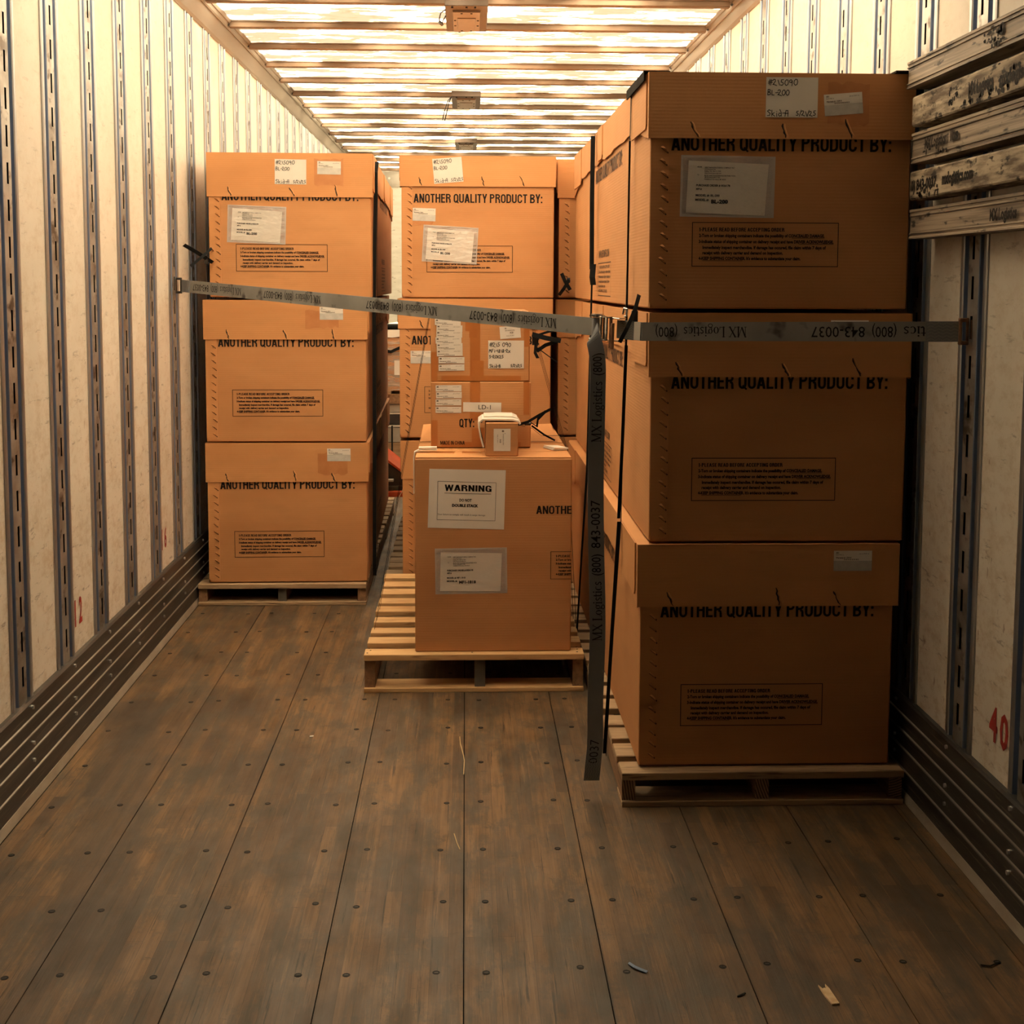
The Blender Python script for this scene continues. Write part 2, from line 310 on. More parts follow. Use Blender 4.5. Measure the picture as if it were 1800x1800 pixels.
class Print:
    """flat 2-d artwork: (u right, v up)"""
    def __init__(s): s.v=[]; s.f=[]; s.fm=[]
    def text(s, t, u, v, h, width=None, bold=0, shear=0, mi=0, rot=0):
        bold*=1.5
        vs,fs=text2d(t,bold,shear)
        if not vs: return s
        x0=min(a[0] for a in vs); x1=max(a[0] for a in vs); ky=h/capH(); kx=ky if width is None else width/(x1-x0)
        n=len(s.v); c,sn=math.cos(rot),math.sin(rot)
        for a in vs:
            p,q=(a[0]-x0)*kx,a[1]*ky; s.v.append((u+p*c-q*sn, v+p*sn+q*c))
        s.f+=[tuple(i+n for i in f) for f in fs]; s.fm+=[mi]*len(fs); return s
    def rect(s,u0,v0,u1,v1,mi=0):
        n=len(s.v); s.v+=[(u0,v0),(u1,v0),(u1,v1),(u0,v1)]; s.f.append((n,n+1,n+2,n+3)); s.fm.append(mi); return s
    def frame(s,u0,v0,u1,v1,t,mi=0):
        s.rect(u0,v0,u1,v0+t,mi); s.rect(u0,v1-t,u1,v1,mi); s.rect(u0,v0+t,u0+t,v1-t,mi); return s.rect(u1-t,v0+t,u1,v1-t,mi)
    def line(s,pts,w,mi=0):
        for (a,b),(c,d) in zip(pts[:-1],pts[1:]):
            L=math.hypot(c-a,d-b) or 1e-9; nx,ny=-(d-b)/L*w/2,(c-a)/L*w/2; ex,ey=(c-a)/L*w*.3,(d-b)/L*w*.3; n=len(s.v)
            s.v+=[(a+nx-ex,b+ny-ey),(a-nx-ex,b-ny-ey),(c-nx+ex,d-ny+ey),(c+nx+ex,d+ny+ey)]; s.f.append((n,n+1,n+2,n+3)); s.fm.append(mi)
        return s
    def ring(s,cx,cy,ro,so,ri,si,n=20,mi=0,a0=0,a1=2*math.pi):
        k=len(s.v)
        for i in range(n+1):
            a=a0+(a1-a0)*i/n; s.v+=[(cx+ro*math.cos(a),cy+so*math.sin(a)),(cx+ri*math.cos(a),cy+si*math.sin(a))]
        for i in range(n): s.f.append((k+2*i,k+2*i+2,k+2*i+3,k+2*i+1)); s.fm.append(mi)
        return s
    def merge(s,o,fn):
        n=len(s.v); s.v+=[fn(a) for a in o.v]; s.f+=[tuple(i+n for i in f) for f in o.f]; s.fm+=o.fm; return s
    def mesh(s,name,mats,fn):
        """fn maps (u,v) to a 3-d point"""
        me=bpy.data.meshes.new(name); me.from_pydata([fn(a) for a in s.v],[],s.f)
        for m in (mats if isinstance(mats,(list,tuple)) else [mats]): me.materials.append(m)
        me.polygons.foreach_set('material_index',s.fm); me.update(); return me
def front(y): return lambda a:(a[0],y,a[1])

# handwriting: single strokes on a unit cell
HW={'#':[[(.3,.05),(.45,1.0)],[(.6,0),(.78,.95)],[(.05,.35),(1,.5)],[(.1,.62),(1.05,.8)]],
'2':[[(.1,.75),(.3,.97),(.6,.92),(.65,.65),(.35,.3),(.1,.08),(.3,.12),(.6,.02),(.95,-.08)]],
'1':[[(.2,.85),(.55,0)]],'5':[[(.8,.95),(.35,.9),(.3,.55),(.65,.5),(.75,.25),(.5,.03),(.15,.1)]],
'0':[[(.5,.95),(.2,.7),(.15,.3),(.4,.02),(.75,.15),(.88,.55),(.75,.9),(.45,.95)]],
'9':[[(.75,.8),(.5,1.0),(.2,.85),(.22,.55),(.55,.5),(.75,.8),(.74,.3),(.7,-.05)]],
'B':[[(.15,.0),(.2,.95),(.6,.95),(.65,.65),(.25,.5),(.7,.4),(.72,.1),(.15,0)]],'L':[[(.2,.95),(.2,.05),(.75,.05)]],
'-':[[(.1,.5),(.75,.55)]],'S':[[(.8,.85),(.45,.98),(.15,.75),(.7,.4),(.6,.08),(.1,.05)]],
'k':[[(.2,1.05),(.2,0)],[(.75,.6),(.25,.35),(.85,0)]],'.':[[(.3,.0),(.38,.06)]],
'd':[[(.65,.45),(.3,.5),(.15,.2),(.4,.0),(.7,.15)],[(.4,1.1),(.72,.6),(.75,0)]],
'A':[[(.1,0),(.3,.95),(.7,.95),(.72,0)],[(.1,.45),(.8,.5)]],'/':[[(.1,-.15),(.6,1.15)]],
'8':[[(.5,.5),(.2,.75),(.5,1),(.75,.75),(.5,.5),(.2,.2),(.5,0),(.8,.2),(.5,.5)]],
'M':[[(.05,0),(.2,.95),(.45,.4),(.7,.95),(.85,0)]],'F':[[(.2,0),(.25,.95),(.8,.95)],[(.2,.5),(.65,.52)]],
'X':[[(.1,.9),(.8,.0)],[(.8,.9),(.1,.0)]],'x':[[(.1,.7),(.8,.0)],[(.8,.7),(.1,.0)]],'i':[[(.3,.55),(.35,0)],[(.3,.8),(.33,.84)]],' ':[]}
def handwrite(P,t,u,v,h,adv=.72,w=.0035,r=None):
    r=r or random.Random(len(t))
    for ch in t:
        dy=r.uniform(-.06,.06)*h; sc=r.uniform(.92,1.05)*h
        for st in HW.get(ch,[]): P.line([(u+a*sc*.8,v+dy+b*sc) for a,b in st],w)
        u+=h*adv*(.6 if ch in './-1i ' else 1)
    return P


# heavy condensed capitals of the carton print, built from thick strokes; cap height 1
def _path(Q,pts,t,closed=False):
    n=len(pts); k=len(Q.v)
    for i,(x,y) in enumerate(pts):
        a=pts[(i-1)%n] if (closed or i>0) else pts[i]; c=pts[(i+1)%n] if (closed or i<n-1) else pts[i]
        dx,dy=c[0]-a[0],c[1]-a[1]; L=math.hypot(dx,dy) or 1
        Q.v+=[(x-dy/L*t/2,y+dx/L*t/2),(x+dy/L*t/2,y-dx/L*t/2)]
    for i in range(n if closed else n-1):
        j=(i+1)%n; Q.f.append((k+2*i,k+2*i+1,k+2*j+1,k+2*j)); Q.fm.append(0)
def _arc(cx,cy,rx,ry,a0,a1,n=7): return [(cx+rx*math.cos(math.radians(a0+(a1-a0)*i/n)),cy+ry*math.sin(math.radians(a0+(a1-a0)*i/n))) for i in range(n+1)]
def heavy(P,txt,u,v,h,width,t=.165):
    Q=Print(); x=0; W_=.54; q=t/2; hb=.15
    def st(a,y0=0,y1=1): Q.rect(x+a-q,y0,x+a+q,y1)
    def bar(a,b_,y): Q.rect(x+a,y-hb/2,x+b_,y+hb/2)
    for ch in txt:
        l,r=q,W_-q; o=[]
        if ch=='A':
            Q.v+=[(x-.02,0),(x+.155,0),(x+.375,1),(x+.175,1)]; k=len(Q.v); Q.f.append((k-4,k-3,k-2,k-1)); Q.fm.append(0)
            Q.v+=[(x+.57,0),(x+.395,0),(x+.175,1),(x+.375,1)]; k=len(Q.v); Q.f.append((k-1,k-2,k-3,k-4)); Q.fm.append(0); bar(.15,.40,.27); adv=.55
        elif ch=='N':
            st(l); st(r); Q.v+=[(x+.0,1),(x+.17,1),(x+W_,0),(x+W_-.17,0)]; k=len(Q.v); Q.f.append((k-4,k-1,k-2,k-3)); Q.fm.append(0); adv=W_
        elif ch=='M':
            st(q); st(.74-q); Q.line([(x+.12,.95),(x+.37,.12)],.15); Q.line([(x+.62,.95),(x+.37,.12)],.15); adv=.74
        elif ch=='W':
            Q.line([(x+.07,.97),(x+.2,.04)],.15); Q.line([(x+.2,.04),(x+.37,.95)],.14); Q.line([(x+.37,.95),(x+.54,.04)],.14); Q.line([(x+.54,.04),(x+.68,.97)],.15); adv=.75
        elif ch in 'OQ0':
            _path(Q,_arc(x+W_/2,.70,W_/2-q,.30-hb/2,0,180)+_arc(x+W_/2,.30,W_/2-q,.30-hb/2,180,360),t*.97,True); adv=W_
            if ch=='Q': Q.line([(x+.30,.22),(x+.52,-.02)],.12)
        elif ch in 'CG':
            _path(Q,_arc(x+W_/2,.70,W_/2-q,.30-hb/2,-8,180,9)+_arc(x+W_/2,.30,W_/2-q,.30-hb/2,180,368 if ch=='C' else 352,9),t*.97); adv=W_
            if ch=='G': bar(.28,W_,.44); Q.rect(x+W_-t,.0,x+W_,.5)
        elif ch=='U': _path(Q,[(x+l,1)]+_arc(x+W_/2,.28,W_/2-q,.28-hb/2,180,360)+[(x+r,1)],t*.97); adv=W_
        elif ch=='J': _path(Q,_arc(x+.2,.28,.2-q*.6,.28-hb/2,200,360)+[(x+.4-q*.6,1)],t); adv=.42
        elif ch=='D': st(l); _path(Q,[(x+q,1-hb/2)]+_arc(x+.24,.68,W_-.24-q,.32-hb/2,90,0)+_arc(x+.24,.32,W_-.24-q,.32-hb/2,0,-90)+[(x+q,hb/2)],t*.95); adv=W_
        elif ch in 'PRB':
            st(l); _path(Q,[(x+q,1-hb/2)]+_arc(x+.28,.745,W_-.29-q,.255-hb/2,90,-90,9)+[(x+q,.49+hb/2)],t*.93); adv=W_
            if ch=='R': _path(Q,[(x+.3,.48),(x+.42,.42),(x+.445,.30),(x+.45,.1),(x+.475,0)],t*.97)
            if ch=='B': _path(Q,[(x+q,.56-hb/2)]+_arc(x+.28,.28,W_-.27-q,.28-hb/2,90,-90,9)+[(x+q,hb/2)],t*.95)
        elif ch in 'EFL':
            st(l); adv=.47
            if ch!='F': bar(.05,.46,hb/2)
            if ch!='L': bar(.05,.46,1-hb/2); bar(.05,.42,.53)
        elif ch=='H': st(l); st(r); bar(.05,.5,.52); adv=W_
        elif ch in 'I1': st(q+(.04 if ch=='1' else 0)); adv=t+(.05 if ch=='1' else 0); (Q.line([(x+.0,.78),(x+.12,.92)],.10) if ch=='1' else None)
        elif ch=='T': st(.24); Q.rect(x,1-hb,x+.48,1); adv=.48
        elif ch=='Y': st(.26,0,.46); Q.line([(x+.26,.42),(x+.08,.97)],.165); Q.line([(x+.26,.42),(x+.44,.97)],.165); adv=.52
        elif ch=='S': _path(Q,[(x+W_-q,.70)]+_arc(x+W_/2,.745,W_/2-q,.255-hb/2,0,180,7)+[(x+q+.03,.62),(x+W_/2,.5),(x+W_-q-.03,.39)]+_arc(x+W_/2,.27,W_/2-q,.27-hb/2,20,-180,8)+[(x+q,.32)],t*.93); adv=W_
        elif ch=='K': st(l); Q.line([(x+.14,.40),(x+.46,.97)],.16); Q.line([(x+.22,.55),(x+.48,.03)],.16); adv=.54
        elif ch==':': Q.rect(x,0,x+t,t*1.1); Q.rect(x,.55,x+t,.55+t*1.1); adv=t
        elif ch=='-': bar(0,.28,.42); adv=.28
        elif ch=='.': Q.rect(x,0,x+t,t); adv=t
        else: adv=.16
        x+=adv+.075
    k=width/(x-.075); return P.merge(Q,lambda a:(u+a[0]*k,v+a[1]*h))

# serif lettering of the webbing (thick and thin strokes with slab serifs); cap height 1
def serif(P,t,u,v,h,width):
    Q=Print(); x=0
    T,N=.15,.06
    def sf(cx,y,wd): Q.rect(cx-wd/2,y-.025,cx+wd/2,y+.025)
    for ch in t:
        if ch=='M':
            Q.line([(x+.14,0),(x+.14,1)],N); Q.line([(x+.14,1),(x+.52,.06)],T); Q.line([(x+.52,.06),(x+.88,1)],N); Q.line([(x+.9,0),(x+.9,1)],T)
            sf(x+.14,.02,.28); sf(x+.9,.02,.34); sf(x+.1,.98,.22); sf(x+.94,.98,.24); x+=1.12
        elif ch=='X':
            Q.line([(x+.12,1),(x+.72,0)],T); Q.line([(x+.72,1),(x+.1,0)],N)
            for a,b in ((.12,.98),(.72,.98),(.1,.02),(.74,.02)): sf(x+a,b,.28)
            x+=.85
        elif ch=='L':
            Q.line([(x+.2,0),(x+.2,1)],T); sf(x+.2,.98,.34); Q.rect(x+.04,0,x+.62,.055); Q.line([(x+.6,0),(x+.64,.26)],N); x+=.72
        elif ch=='o': Q.ring(x+.3,.32,.29,.34,.15,.29); x+=.66
        elif ch=='c': Q.ring(x+.3,.32,.29,.34,.15,.29,a0=.9,a1=5.5); x+=.58
        elif ch=='g':
            Q.ring(x+.28,.42,.24,.25,.12,.20); Q.ring(x+.29,-.14,.27,.2,.19,.14); Q.line([(x+.16,.2),(x+.1,.08),(x+.4,.04)],.07); Q.line([(x+.44,.6),(x+.6,.64)],.07); x+=.62
        elif ch=='i':
            Q.line([(x+.17,0),(x+.17,.62)],.13); sf(x+.17,.02,.3); sf(x+.1,.62,.16); Q.ring(x+.17,.87,.08,.08,.0,.0,8); x+=.36
        elif ch=='s':
            Q.line([(x+.4,.56),(x+.26,.64),(x+.1,.54),(x+.13,.4),(x+.34,.27),(x+.4,.13),(x+.25,.02),(x+.05,.08)],.09); x+=.48
        elif ch=='t':
            Q.line([(x+.16,.85),(x+.16,.12),(x+.24,.03),(x+.38,.08)],.12); Q.rect(x+.0,.57,x+.38,.64); x+=.42
        elif ch==' ': x+=.36
    k=width/x
    return P.merge(Q,lambda a:(u+a[0]*k,v+a[1]*h))
def strap_art(width=.405,h=.027,parts=('mx','800','num'),cut=None):
    """artwork starting at u=0, v=0 is the baseline"""
    P=Print(); 
    if 'mx' in parts: serif(P,'MX Logistics',0,0,h,.172)
    if '800' in parts: P.text('(800)',.189,0,h,.061,bold=.002)
    if 'num' in parts: P.text('843-0037',.268,0,h,.137,bold=.002)
    if 'stics' in parts: serif(P,'stics',.103,0,h,.069)
    return P

# ------------------------------------------------------------------ setting: trailer shell
Y0, Y1 = -.2, 15.8
XL, XR = -1.248, 1.279                     # panel planes; the slotted strips stand 4 mm proud
POST_L=[3.668+.4064*n for n in range(-9,30)]; POST_R=[3.2846+.4064*n for n in range(-8,31)]
def post_mesh(name, sgn):
    b=MB(); z0,z1=.288,2.70
    for s in (-1,1):
        prof=[(s*.0875,-.006),(s*.0875,.004),(s*.082,.006),(s*.068,.006),(s*.064,.003),(s*.061,-.013),(s*.053,-.013),(s*.051,-.009),(s*.047,-.009),(s*.045,-.013),(s*.039,-.013),(s*.036,.002),(s*.034,.004)]
        for i in range(len(prof)-1):
            (u0,x0),(u1,x1)=prof[i],prof[i+1]; mi=1 if i<4 else 2
            b.quad((x0*sgn,u0,z0),(x1*sgn,u1,z0),(x1*sgn,u1,z1),(x0*sgn,u0,z1),mi)
        b.quad((.004*sgn,s*.034,z0),(.0055*sgn,s*.0075,z0),(.0055*sgn,s*.0075,z1),(.004*sgn,s*.034,z1),0)
    zs=[]; k=.34
    while k<2.62: zs.append(k); k+=.1
    e=z0
    for k in zs+[z1]:
        b.quad((.0055*sgn,-.0075,e),(.0055*sgn,.0075,e),(.0055*sgn,.0075,k),(.0055*sgn,-.0075,k),0)
        if k<z1:
            e=k+.058
            for u in (-.0075,.0075): b.quad((.0055*sgn,u,k),(-.012*sgn,u,k),(-.012*sgn,u,e),(.0055*sgn,u,e),3)
    b.quad((-.012*sgn,-.02,z0),(-.012*sgn,.02,z0),(-.012*sgn,.02,z1),(-.012*sgn,-.02,z1),3)
    return b.mesh(name,[M_strip,M_flange,M_groove,M_black])
for side,sg,xp,posts in (('left',1,XL,POST_L),('right',-1,XR,POST_R)):
    b=MB(); xa,xb=sorted((xp-sg*.024,xp-sg*.05)); b.box(xa,xb,Y0,Y1,-.02,2.79)
    wl=tag(b.obj('wall_'+side,M_flange),kind='structure')
    pm=post_mesh('wall_post',sg); 
    for y in posts:
        if Y0+.1<y<Y1-.1: link('wall_post',pm,wl,(xp,y,0))
    for a,c in zip(posts[:-1],posts[1:]):
        a,c=max(a+.087,Y0),min(c-.087,Y1)
        if c-a<.05: continue
        b=MB(); xa,xb=sorted((xp,xp-sg*.02)); b.box(xa,xb,a,c,.285,2.70); b.obj('wall_panel',M_wall,wl)
    # scuff rail
    xk=-1.229 if sg>0 else 1.260
    b=MB(); b.prism([(xk,.03),(xk,.286),(xk-sg*.006,.292),(xp-sg*.02,.292),(xp-sg*.02,.03)],'y',Y0,Y1)
    bs=tag(b.obj('baseboard_'+side,M_kick),kind='structure')
    for zz in (.243,.197,.148,.088):
        b=MB(); b.prism([(xk-sg*.001,zz-.005),(xk+sg*.004,zz-.002),(xk+sg*.004,zz+.002),(xk-sg*.001,zz+.004)],'y',Y0,Y1); b.obj('rib',M_rib,bs)
    b=MB(); b.prism([(xk+sg*.005,.0),(xk+sg*.001,.030),(xk-sg*.02,.034),(xk-sg*.02,0)],'y',Y0,Y1); b.obj('floor_angle',M_strip_fl,bs)
    rm=MB().tube([(0,0,0),(sg*.003,0,0),(sg*.005,0,0)],.006,8).mesh('rivet',M_rivet)
    for y in posts:
        if 2.6<y<7:
            for zz in (.272,.168,.118): link('rivet',rm,bs,(xk,y+.03,zz))
    # top rail
    xt=-1.177 if sg>0 else 1.2197
    zl=2.678 if sg>0 else 2.70
    prof=[(xp,zl-.004),(xp+sg*.006,zl-.004),(xp+sg*.014,zl+.008),(xt-sg*.03,2.752),(xt-sg*.024,2.750),(xt-sg*.019,2.757),(xt-sg*.013,2.772),(xt-sg*.007,2.772),(xt,2.784),(xt,2.792),(xp,2.792)]
    b=MB(); b.prism(prof,'y',Y0,Y1); tr=tag(b.obj('trim_%d'%(1 if sg>0 else 2),M_toprail),kind='structure')
    bm_=MB().tube([(0,0,0),(-sg*.004,0,-.008)],.007,6).mesh('bolt',M_darkst)
    for n in range(16): link('bolt',bm_,tr,(xt-sg*.012,5.6+.6096*n,2.768))
wallL=bpy.data.objects['wall_left']; wallR=bpy.data.objects['wall_right']
# painted bay numbers
def number(txt, par, x, y, z, h, wd, sg, dz=0):
    P=Print(); k=0
    for i,ch in enumerate(txt):
        P.text(ch, (wd*.55)*i, dz*i, h, wd*.42 if ch!='1' else wd*.16, bold=.02)
    me=P.mesh('painted_number',M_red,(lambda a:(x, y+a[0], z+a[1])) if sg>0 else (lambda a:(x, y-a[0], z+a[1])))
    link('painted_number',me,par)
number('12',wallL,XL+.0012,4.180,.378,.080,.085,1)
number('16',wallL,XL+.0012,5.392,.378,.080,.09,1)
number('40',wallR,XR-.0012,3.092,.378,.080,.115,-1)

# floor of hardwood boards
b=MB(); b.box(XL-.05,XR+.05,Y0,Y1,-.05,-.008); fl=tag(b.obj('floor',M_black),kind='structure')
sm=MB(); sm.tube([(0,0,-.002),(0,0,.0006)],.0085,9,0); sm.box(-.004,.004,-.0008,.0008,.0006,.0009,1); sm=sm.mesh('screw',[M_screw,M_darkst])
for k in range(-4,5):
    x0=-.0034+.3048*k; x1=min(x0+.3048,1.256); 
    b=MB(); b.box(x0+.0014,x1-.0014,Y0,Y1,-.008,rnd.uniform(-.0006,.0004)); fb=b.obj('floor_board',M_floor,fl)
    if k==4: continue
    for j in range(11):
        for dx in (.052,.3048-.055):
            y=2.72+.3105*j
            if y>5.9: continue
            link('screw',sm,fb,(x0+dx+rnd.uniform(-.008,.008),y+rnd.uniform(-.012,.012)+.02*k*(.3 if k>1 else 0),.0))
# ceiling: translucent sheet bays between steel bows
ce=tag(empty('ceiling',(0,0,2.787)),kind='structure')
bows=[6.825+.6096*n for n in range(-11,15)]
bmesh_=MB(); bmesh_.prism([(0,.0),(0,-.030),(.004,-.034),(.040,-.034),(.044,-.030),(.044,0)],'x',-1.19,1.225); bmesh_.box(-1.19,1.225,-.006,0,-.006,-.001); bmesh_=bmesh_.mesh('roof_bow',M_bow)
for y in bows: link('roof_bow',bmesh_,ce,(0,y,0))
ed=[Y0]+bows+[Y1]
for a,c in zip(ed[:-1],ed[1:]):
    b=MB(); b.quad((-1.24,a,0),(-1.24,c,0),(1.27,c,0),(1.27,a,0)); b.obj('roof_panel',M_roof,ce)
# nose wall
b=MB(); b.box(XL,XR,Y1,Y1+.04,-.02,2.79); wf=tag(b.obj('wall_front',M_flange),kind='structure')
for i in range(4):
    x0=XL+.002+i*.6315
    b=MB(); b.box(x0,x0+.6265,Y1-.012,Y1,.0,2.60); b.obj('wall_panel',M_nose,wf)
b=MB(); b.box(XL,XR,Y1-.02,Y1,2.60,2.785); b.obj('header_plate',M_grey,wf)
rv=MB().tube([(0,0,0),(0,-.006,0)],.014,8).mesh('rivet',M_rivet)
for i in range(12): link('rivet',rv,wf,(-1.1+.2*i,Y1-.02,2.70))
# unseen opaque panels added under the rear roof to shade the near right stack
d1=tag(empty('light_blocker',(0,0,2.62)),kind='structure')
for i in range(6):
    b=MB(); b.box(-1.20,1.23,Y0+.02+i*.60,Y0+.02+i*.60+.595,0,.03); b.obj('blocker_panel',M_toprail,d1)

# ------------------------------------------------------------------ paper goods on cartons (parts)
def small_label_art(w,h):
    P=Print(); P.rect(0,h*.5,w,h,0); P.rect(0,0,w,h*.5,1)
    Q=Print(); Q.text('AERO',.006,h*.86,h*.075,w*.08,bold=.02); Q.text('ELECTRIC #',.006,h*.77,h*.06,w*.2); Q.text('Job # 27597-10',w*.66,h*.82,h*.06,w*.26)
    Q.text('Warranty # 1 53914',.006,h*.62,h*.075,w*.4,bold=.02)
    for i in range(22): Q.rect(w*.27+i*w*.0175,h*.535,w*.27+i*w*.0175+w*(.006+.006*((i*7)%3==0)),h*.60)
    return P,Q
def place(u,v,rot):
    c,s=math.cos(rot),math.sin(rot); return lambda a:(u+a[0]*c-a[1]*s, v+a[0]*s+a[1]*c)
def put(P,name,mats,parent,u,v,rot,y):
    pl=place(u,v,rot); return link(name,P.mesh(name,mats,lambda a:(pl(a)[0],y,pl(a)[1])),parent)
def small_label(par,u,v,w=.106,h=.058,rot=0,y=0):
    P,Q=small_label_art(w,h); o=put(P,'paper_label',[M_paper,M_paperg],par,u,v,rot,y-.0010)
    put(Q,'label_print',M_inkfade,o,u,v,rot,y-.0016); return o
def strip_label(par,u,v,w=.097,h=.024,rot=0,y=0):
    P=Print().rect(0,0,w,h); o=put(P,'sticker',M_paper,par,u,v,rot,y-.0010)
    Q=Print(); Q.text('M',.004,h*.62,h*.22,w*.07,bold=.03); Q.text('AERO MANUFACTURING',w*.16,h*.78,h*.06,w*.3); Q.text('Job # 27597',w*.66,h*.68,h*.10,w*.26); Q.text('Warranty # 1 53914',.004,h*.26,h*.13,w*.42,bold=.02)
    for i in range(20): Q.rect(w*.28+i*w*.021,h*.08,w*.28+i*w*.021+w*(.008+.006*((i*5)%3==0)),h*.2)
    put(Q,'label_print',M_inkfade,o,u,v,rot,y-.0015); return o
def hand_label(par,u,v,w,h,lines,rot=0,y=0,hw=.0021):
    P=Print().rect(0,0,w,h); o=put(P,'handwritten_label',M_paper,par,u,v,rot,y-.0010)
    for t,a,b_,hh in lines: put(handwrite(Print(),t,a*w,b_*h,hh*h,w=hw),'handwriting',M_hand,o,u,v,rot,y-.0016)
    return o
HL_A=[('#215090',.03,.80,.16),('BL-200',.02,.55,.14),('Skid-A',.02,.03,.15),('5/21/25',.575,.05,.125)]
HL_B=[('#215 090',.03,.78,.15),('MFi-1818-2x',.02,.57,.12),('S-20X25',.02,.37,.11),('Skid-B',.03,.03,.11),('5/21/25',.62,.05,.10)]
def slip_art(model):
    W_,H_=.26,.167
    def X(x): return (x-70)/1650*W_
    def Yv(y): return H_-(y-60)/1090*H_
    Q=Print()
    for t,x0,x1,y,hh,bo in (('FROM:',358,440,275,22,0),('AERO MANUFACTURING COMPANY INC',485,1010,283,24,0),('310 Amherst Rd.',485,680,312,22,0),('Dallas, PA 18612-1254',485,770,346,22,0),('http://www.aeromfg.com',485,775,380,22,0),
        ('TO:',358,392,416,22,0),('BLUE LINE FOODSERVICE DISTRIBUTION',485,1025,426,24,0),('24120 HAGGERTY RD',485,760,456,22,0),('FARMINGTON HILLS, MI 48335',485,860,492,22,0),
        ('PURCHASE ORDER # 0026178',345,940,606,34,.02),('MFP #',345,445,670,30,.02),('MODEL #: '+model,340,760,785,36,.015),('MODEL #:',335,575,865,36,.015),(model,615,910 if len(model)<7 else 1000,905,62,.02)):
        Q.text(t,X(x0),Yv(y),hh/1090*H_,X(x1)-X(x0),bold=bo+.012)
    return Q
def gloss_mat():
    m=bpy.data.materials.new('clear_film'); m.use_nodes=True; nt=m.node_tree
    g=nt.nodes.new('ShaderNodeBsdfGlossy'); g.inputs['Roughness'].default_value=.16; g.inputs[0].default_value=(1,1,1,1)
    nz=noise(nt,coords(nt,(1,1,2.6)),13,3); bp=nt.nodes.new('ShaderNodeBump'); bp.inputs['Strength'].default_value=.9; bp.inputs['Distance'].default_value=.02
    nt.links.new(nz,bp.inputs['Height']); nt.links.new(bp.outputs[0],g.inputs['Normal'])
    tr=nt.nodes.new('ShaderNodeBsdfTransparent'); mx=nt.nodes.new('ShaderNodeMixShader'); mx.inputs[0].default_value=.09
    nt.links.new(tr.outputs[0],mx.inputs[1]); nt.links.new(g.outputs[0],mx.inputs[2]); nt.links.new(mx.outputs[0],nt.nodes['Material Output'].inputs[0]); return m
M_gloss=gloss_mat()
def pouch(par,u,v,rot,model='BL-200',y=0,flip=1):
    W_,H_=.26,.167
    b=MB(); pl=place(u,v,rot)
    def p3(a,yy): q=pl(a); return (q[0],yy,q[1])
    b.quad(p3((0,0),y-.0008),p3((W_,0),y-.0008),p3((W_,H_),y-.0008),p3((0,H_),y-.0008),0)
    n,mv=10,7; vs=[]
    r=random.Random(int(u*1e4))
    for j in range(mv+1):
        for i in range(n+1):
            e=(0<i<n and 0<j<mv); vs.append(p3((W_*i/n,H_*j/mv),y-.0035-(r.uniform(0,.0022) if e else -.0018)))
    b.add(vs,[(j*(n+1)+i,j*(n+1)+i+1,(j+1)*(n+1)+i+1,(j+1)*(n+1)+i) for j in range(mv) for i in range(n)],1)
    for (a0,a1,b0,b1) in ((0,W_,0,.004),(0,W_,H_-.004,H_),(0,.005,0,H_),(W_-.005,W_,0,H_)):
        b.quad(p3((a0,b0),y-.0046),p3((a1,b0),y-.0046),p3((a1,b1),y-.0046),p3((a0,b1),y-.0046),0)
    o=b.obj('document_pouch',[M_pouch,M_gloss],par)
    pp=Print(); pp.v+=[(.0165,.011),(.235,.006),(.2425,.146),(.021,.153)]; pp.f.append((0,1,2,3)); pp.fm.append(0)
    put(pp,'packing_slip',M_paper,o,u,v,rot,y-.0014)
    put(slip_art(model),'slip_print',M_ink,o,u,v,rot,y-.0019); return o
def notice_art(k=1):
    Q=Print(); W_=.408; H_=.122
    Q.frame(0,0,W_,H_,.0021)
    X=lambda x:(x-65)/1710*W_
    for t,x0,x1,y,hh in (('1-PLEASE READ BEFORE ACCEPTING ORDER',150,1140,178,44),('2-Torn or broken shipping containers indicate the possibility of CONCEALED DAMAGE.',147,1612,243,34),
        ('3-Indicate status of shipping container on delivery receipt and have DRIVER ACKNOWLEDGE.',145,1718,313,34),('Immediately inspect merchandise. If damage has occured, file claim within 7 days of',190,1630,382,34),
        ('receipt with delivery carrier and demand on inspection.',188,1128,445,34),("4-KEEP SHIPPING CONTAINER. It's evidence to substantiate your claim.",145,1335,510,34)):
        (heavy(Q,t,X(x0),H_-(y-70)/520*H_,hh/520*H_,X(x1)-X(x0),.20) if t[0]=='1' else Q.text(t,X(x0),H_-(y-70)/520*H_,hh/520*H_,X(x1)-X(x0),bold=.032))
    for x0,x1,y in ((1228,1612,250),(1310,1718,320),(185,655,517)): Q.rect(X(x0),H_-(y-70)/520*H_-.0012,X(x1),H_-(y-70)/520*H_)
    return Q
def clip(P,umax):
    Q=Print(); Q.v=[(min(a,umax),b_) for a,b_ in P.v]
    for f,m in zip(P.f,P.fm):
        if min(P.v[i][0] for i in f)<umax-1e-4: Q.f.append(f); Q.fm.append(m)
    return Q
TITLE='ANOTHER QUALITY PRODUCT BY:'
A_title=heavy(Print(),TITLE,.058,.432,.040,.608)
A_notice=Print().merge(notice_art(),lambda a:(a[0]+.118,a[1]+.116))
ME_title=A_title.mesh('printed_title',M_ink,front(-.0010)); ME_notice=A_notice.mesh('printed_notice',M_ink,front(-.0010))
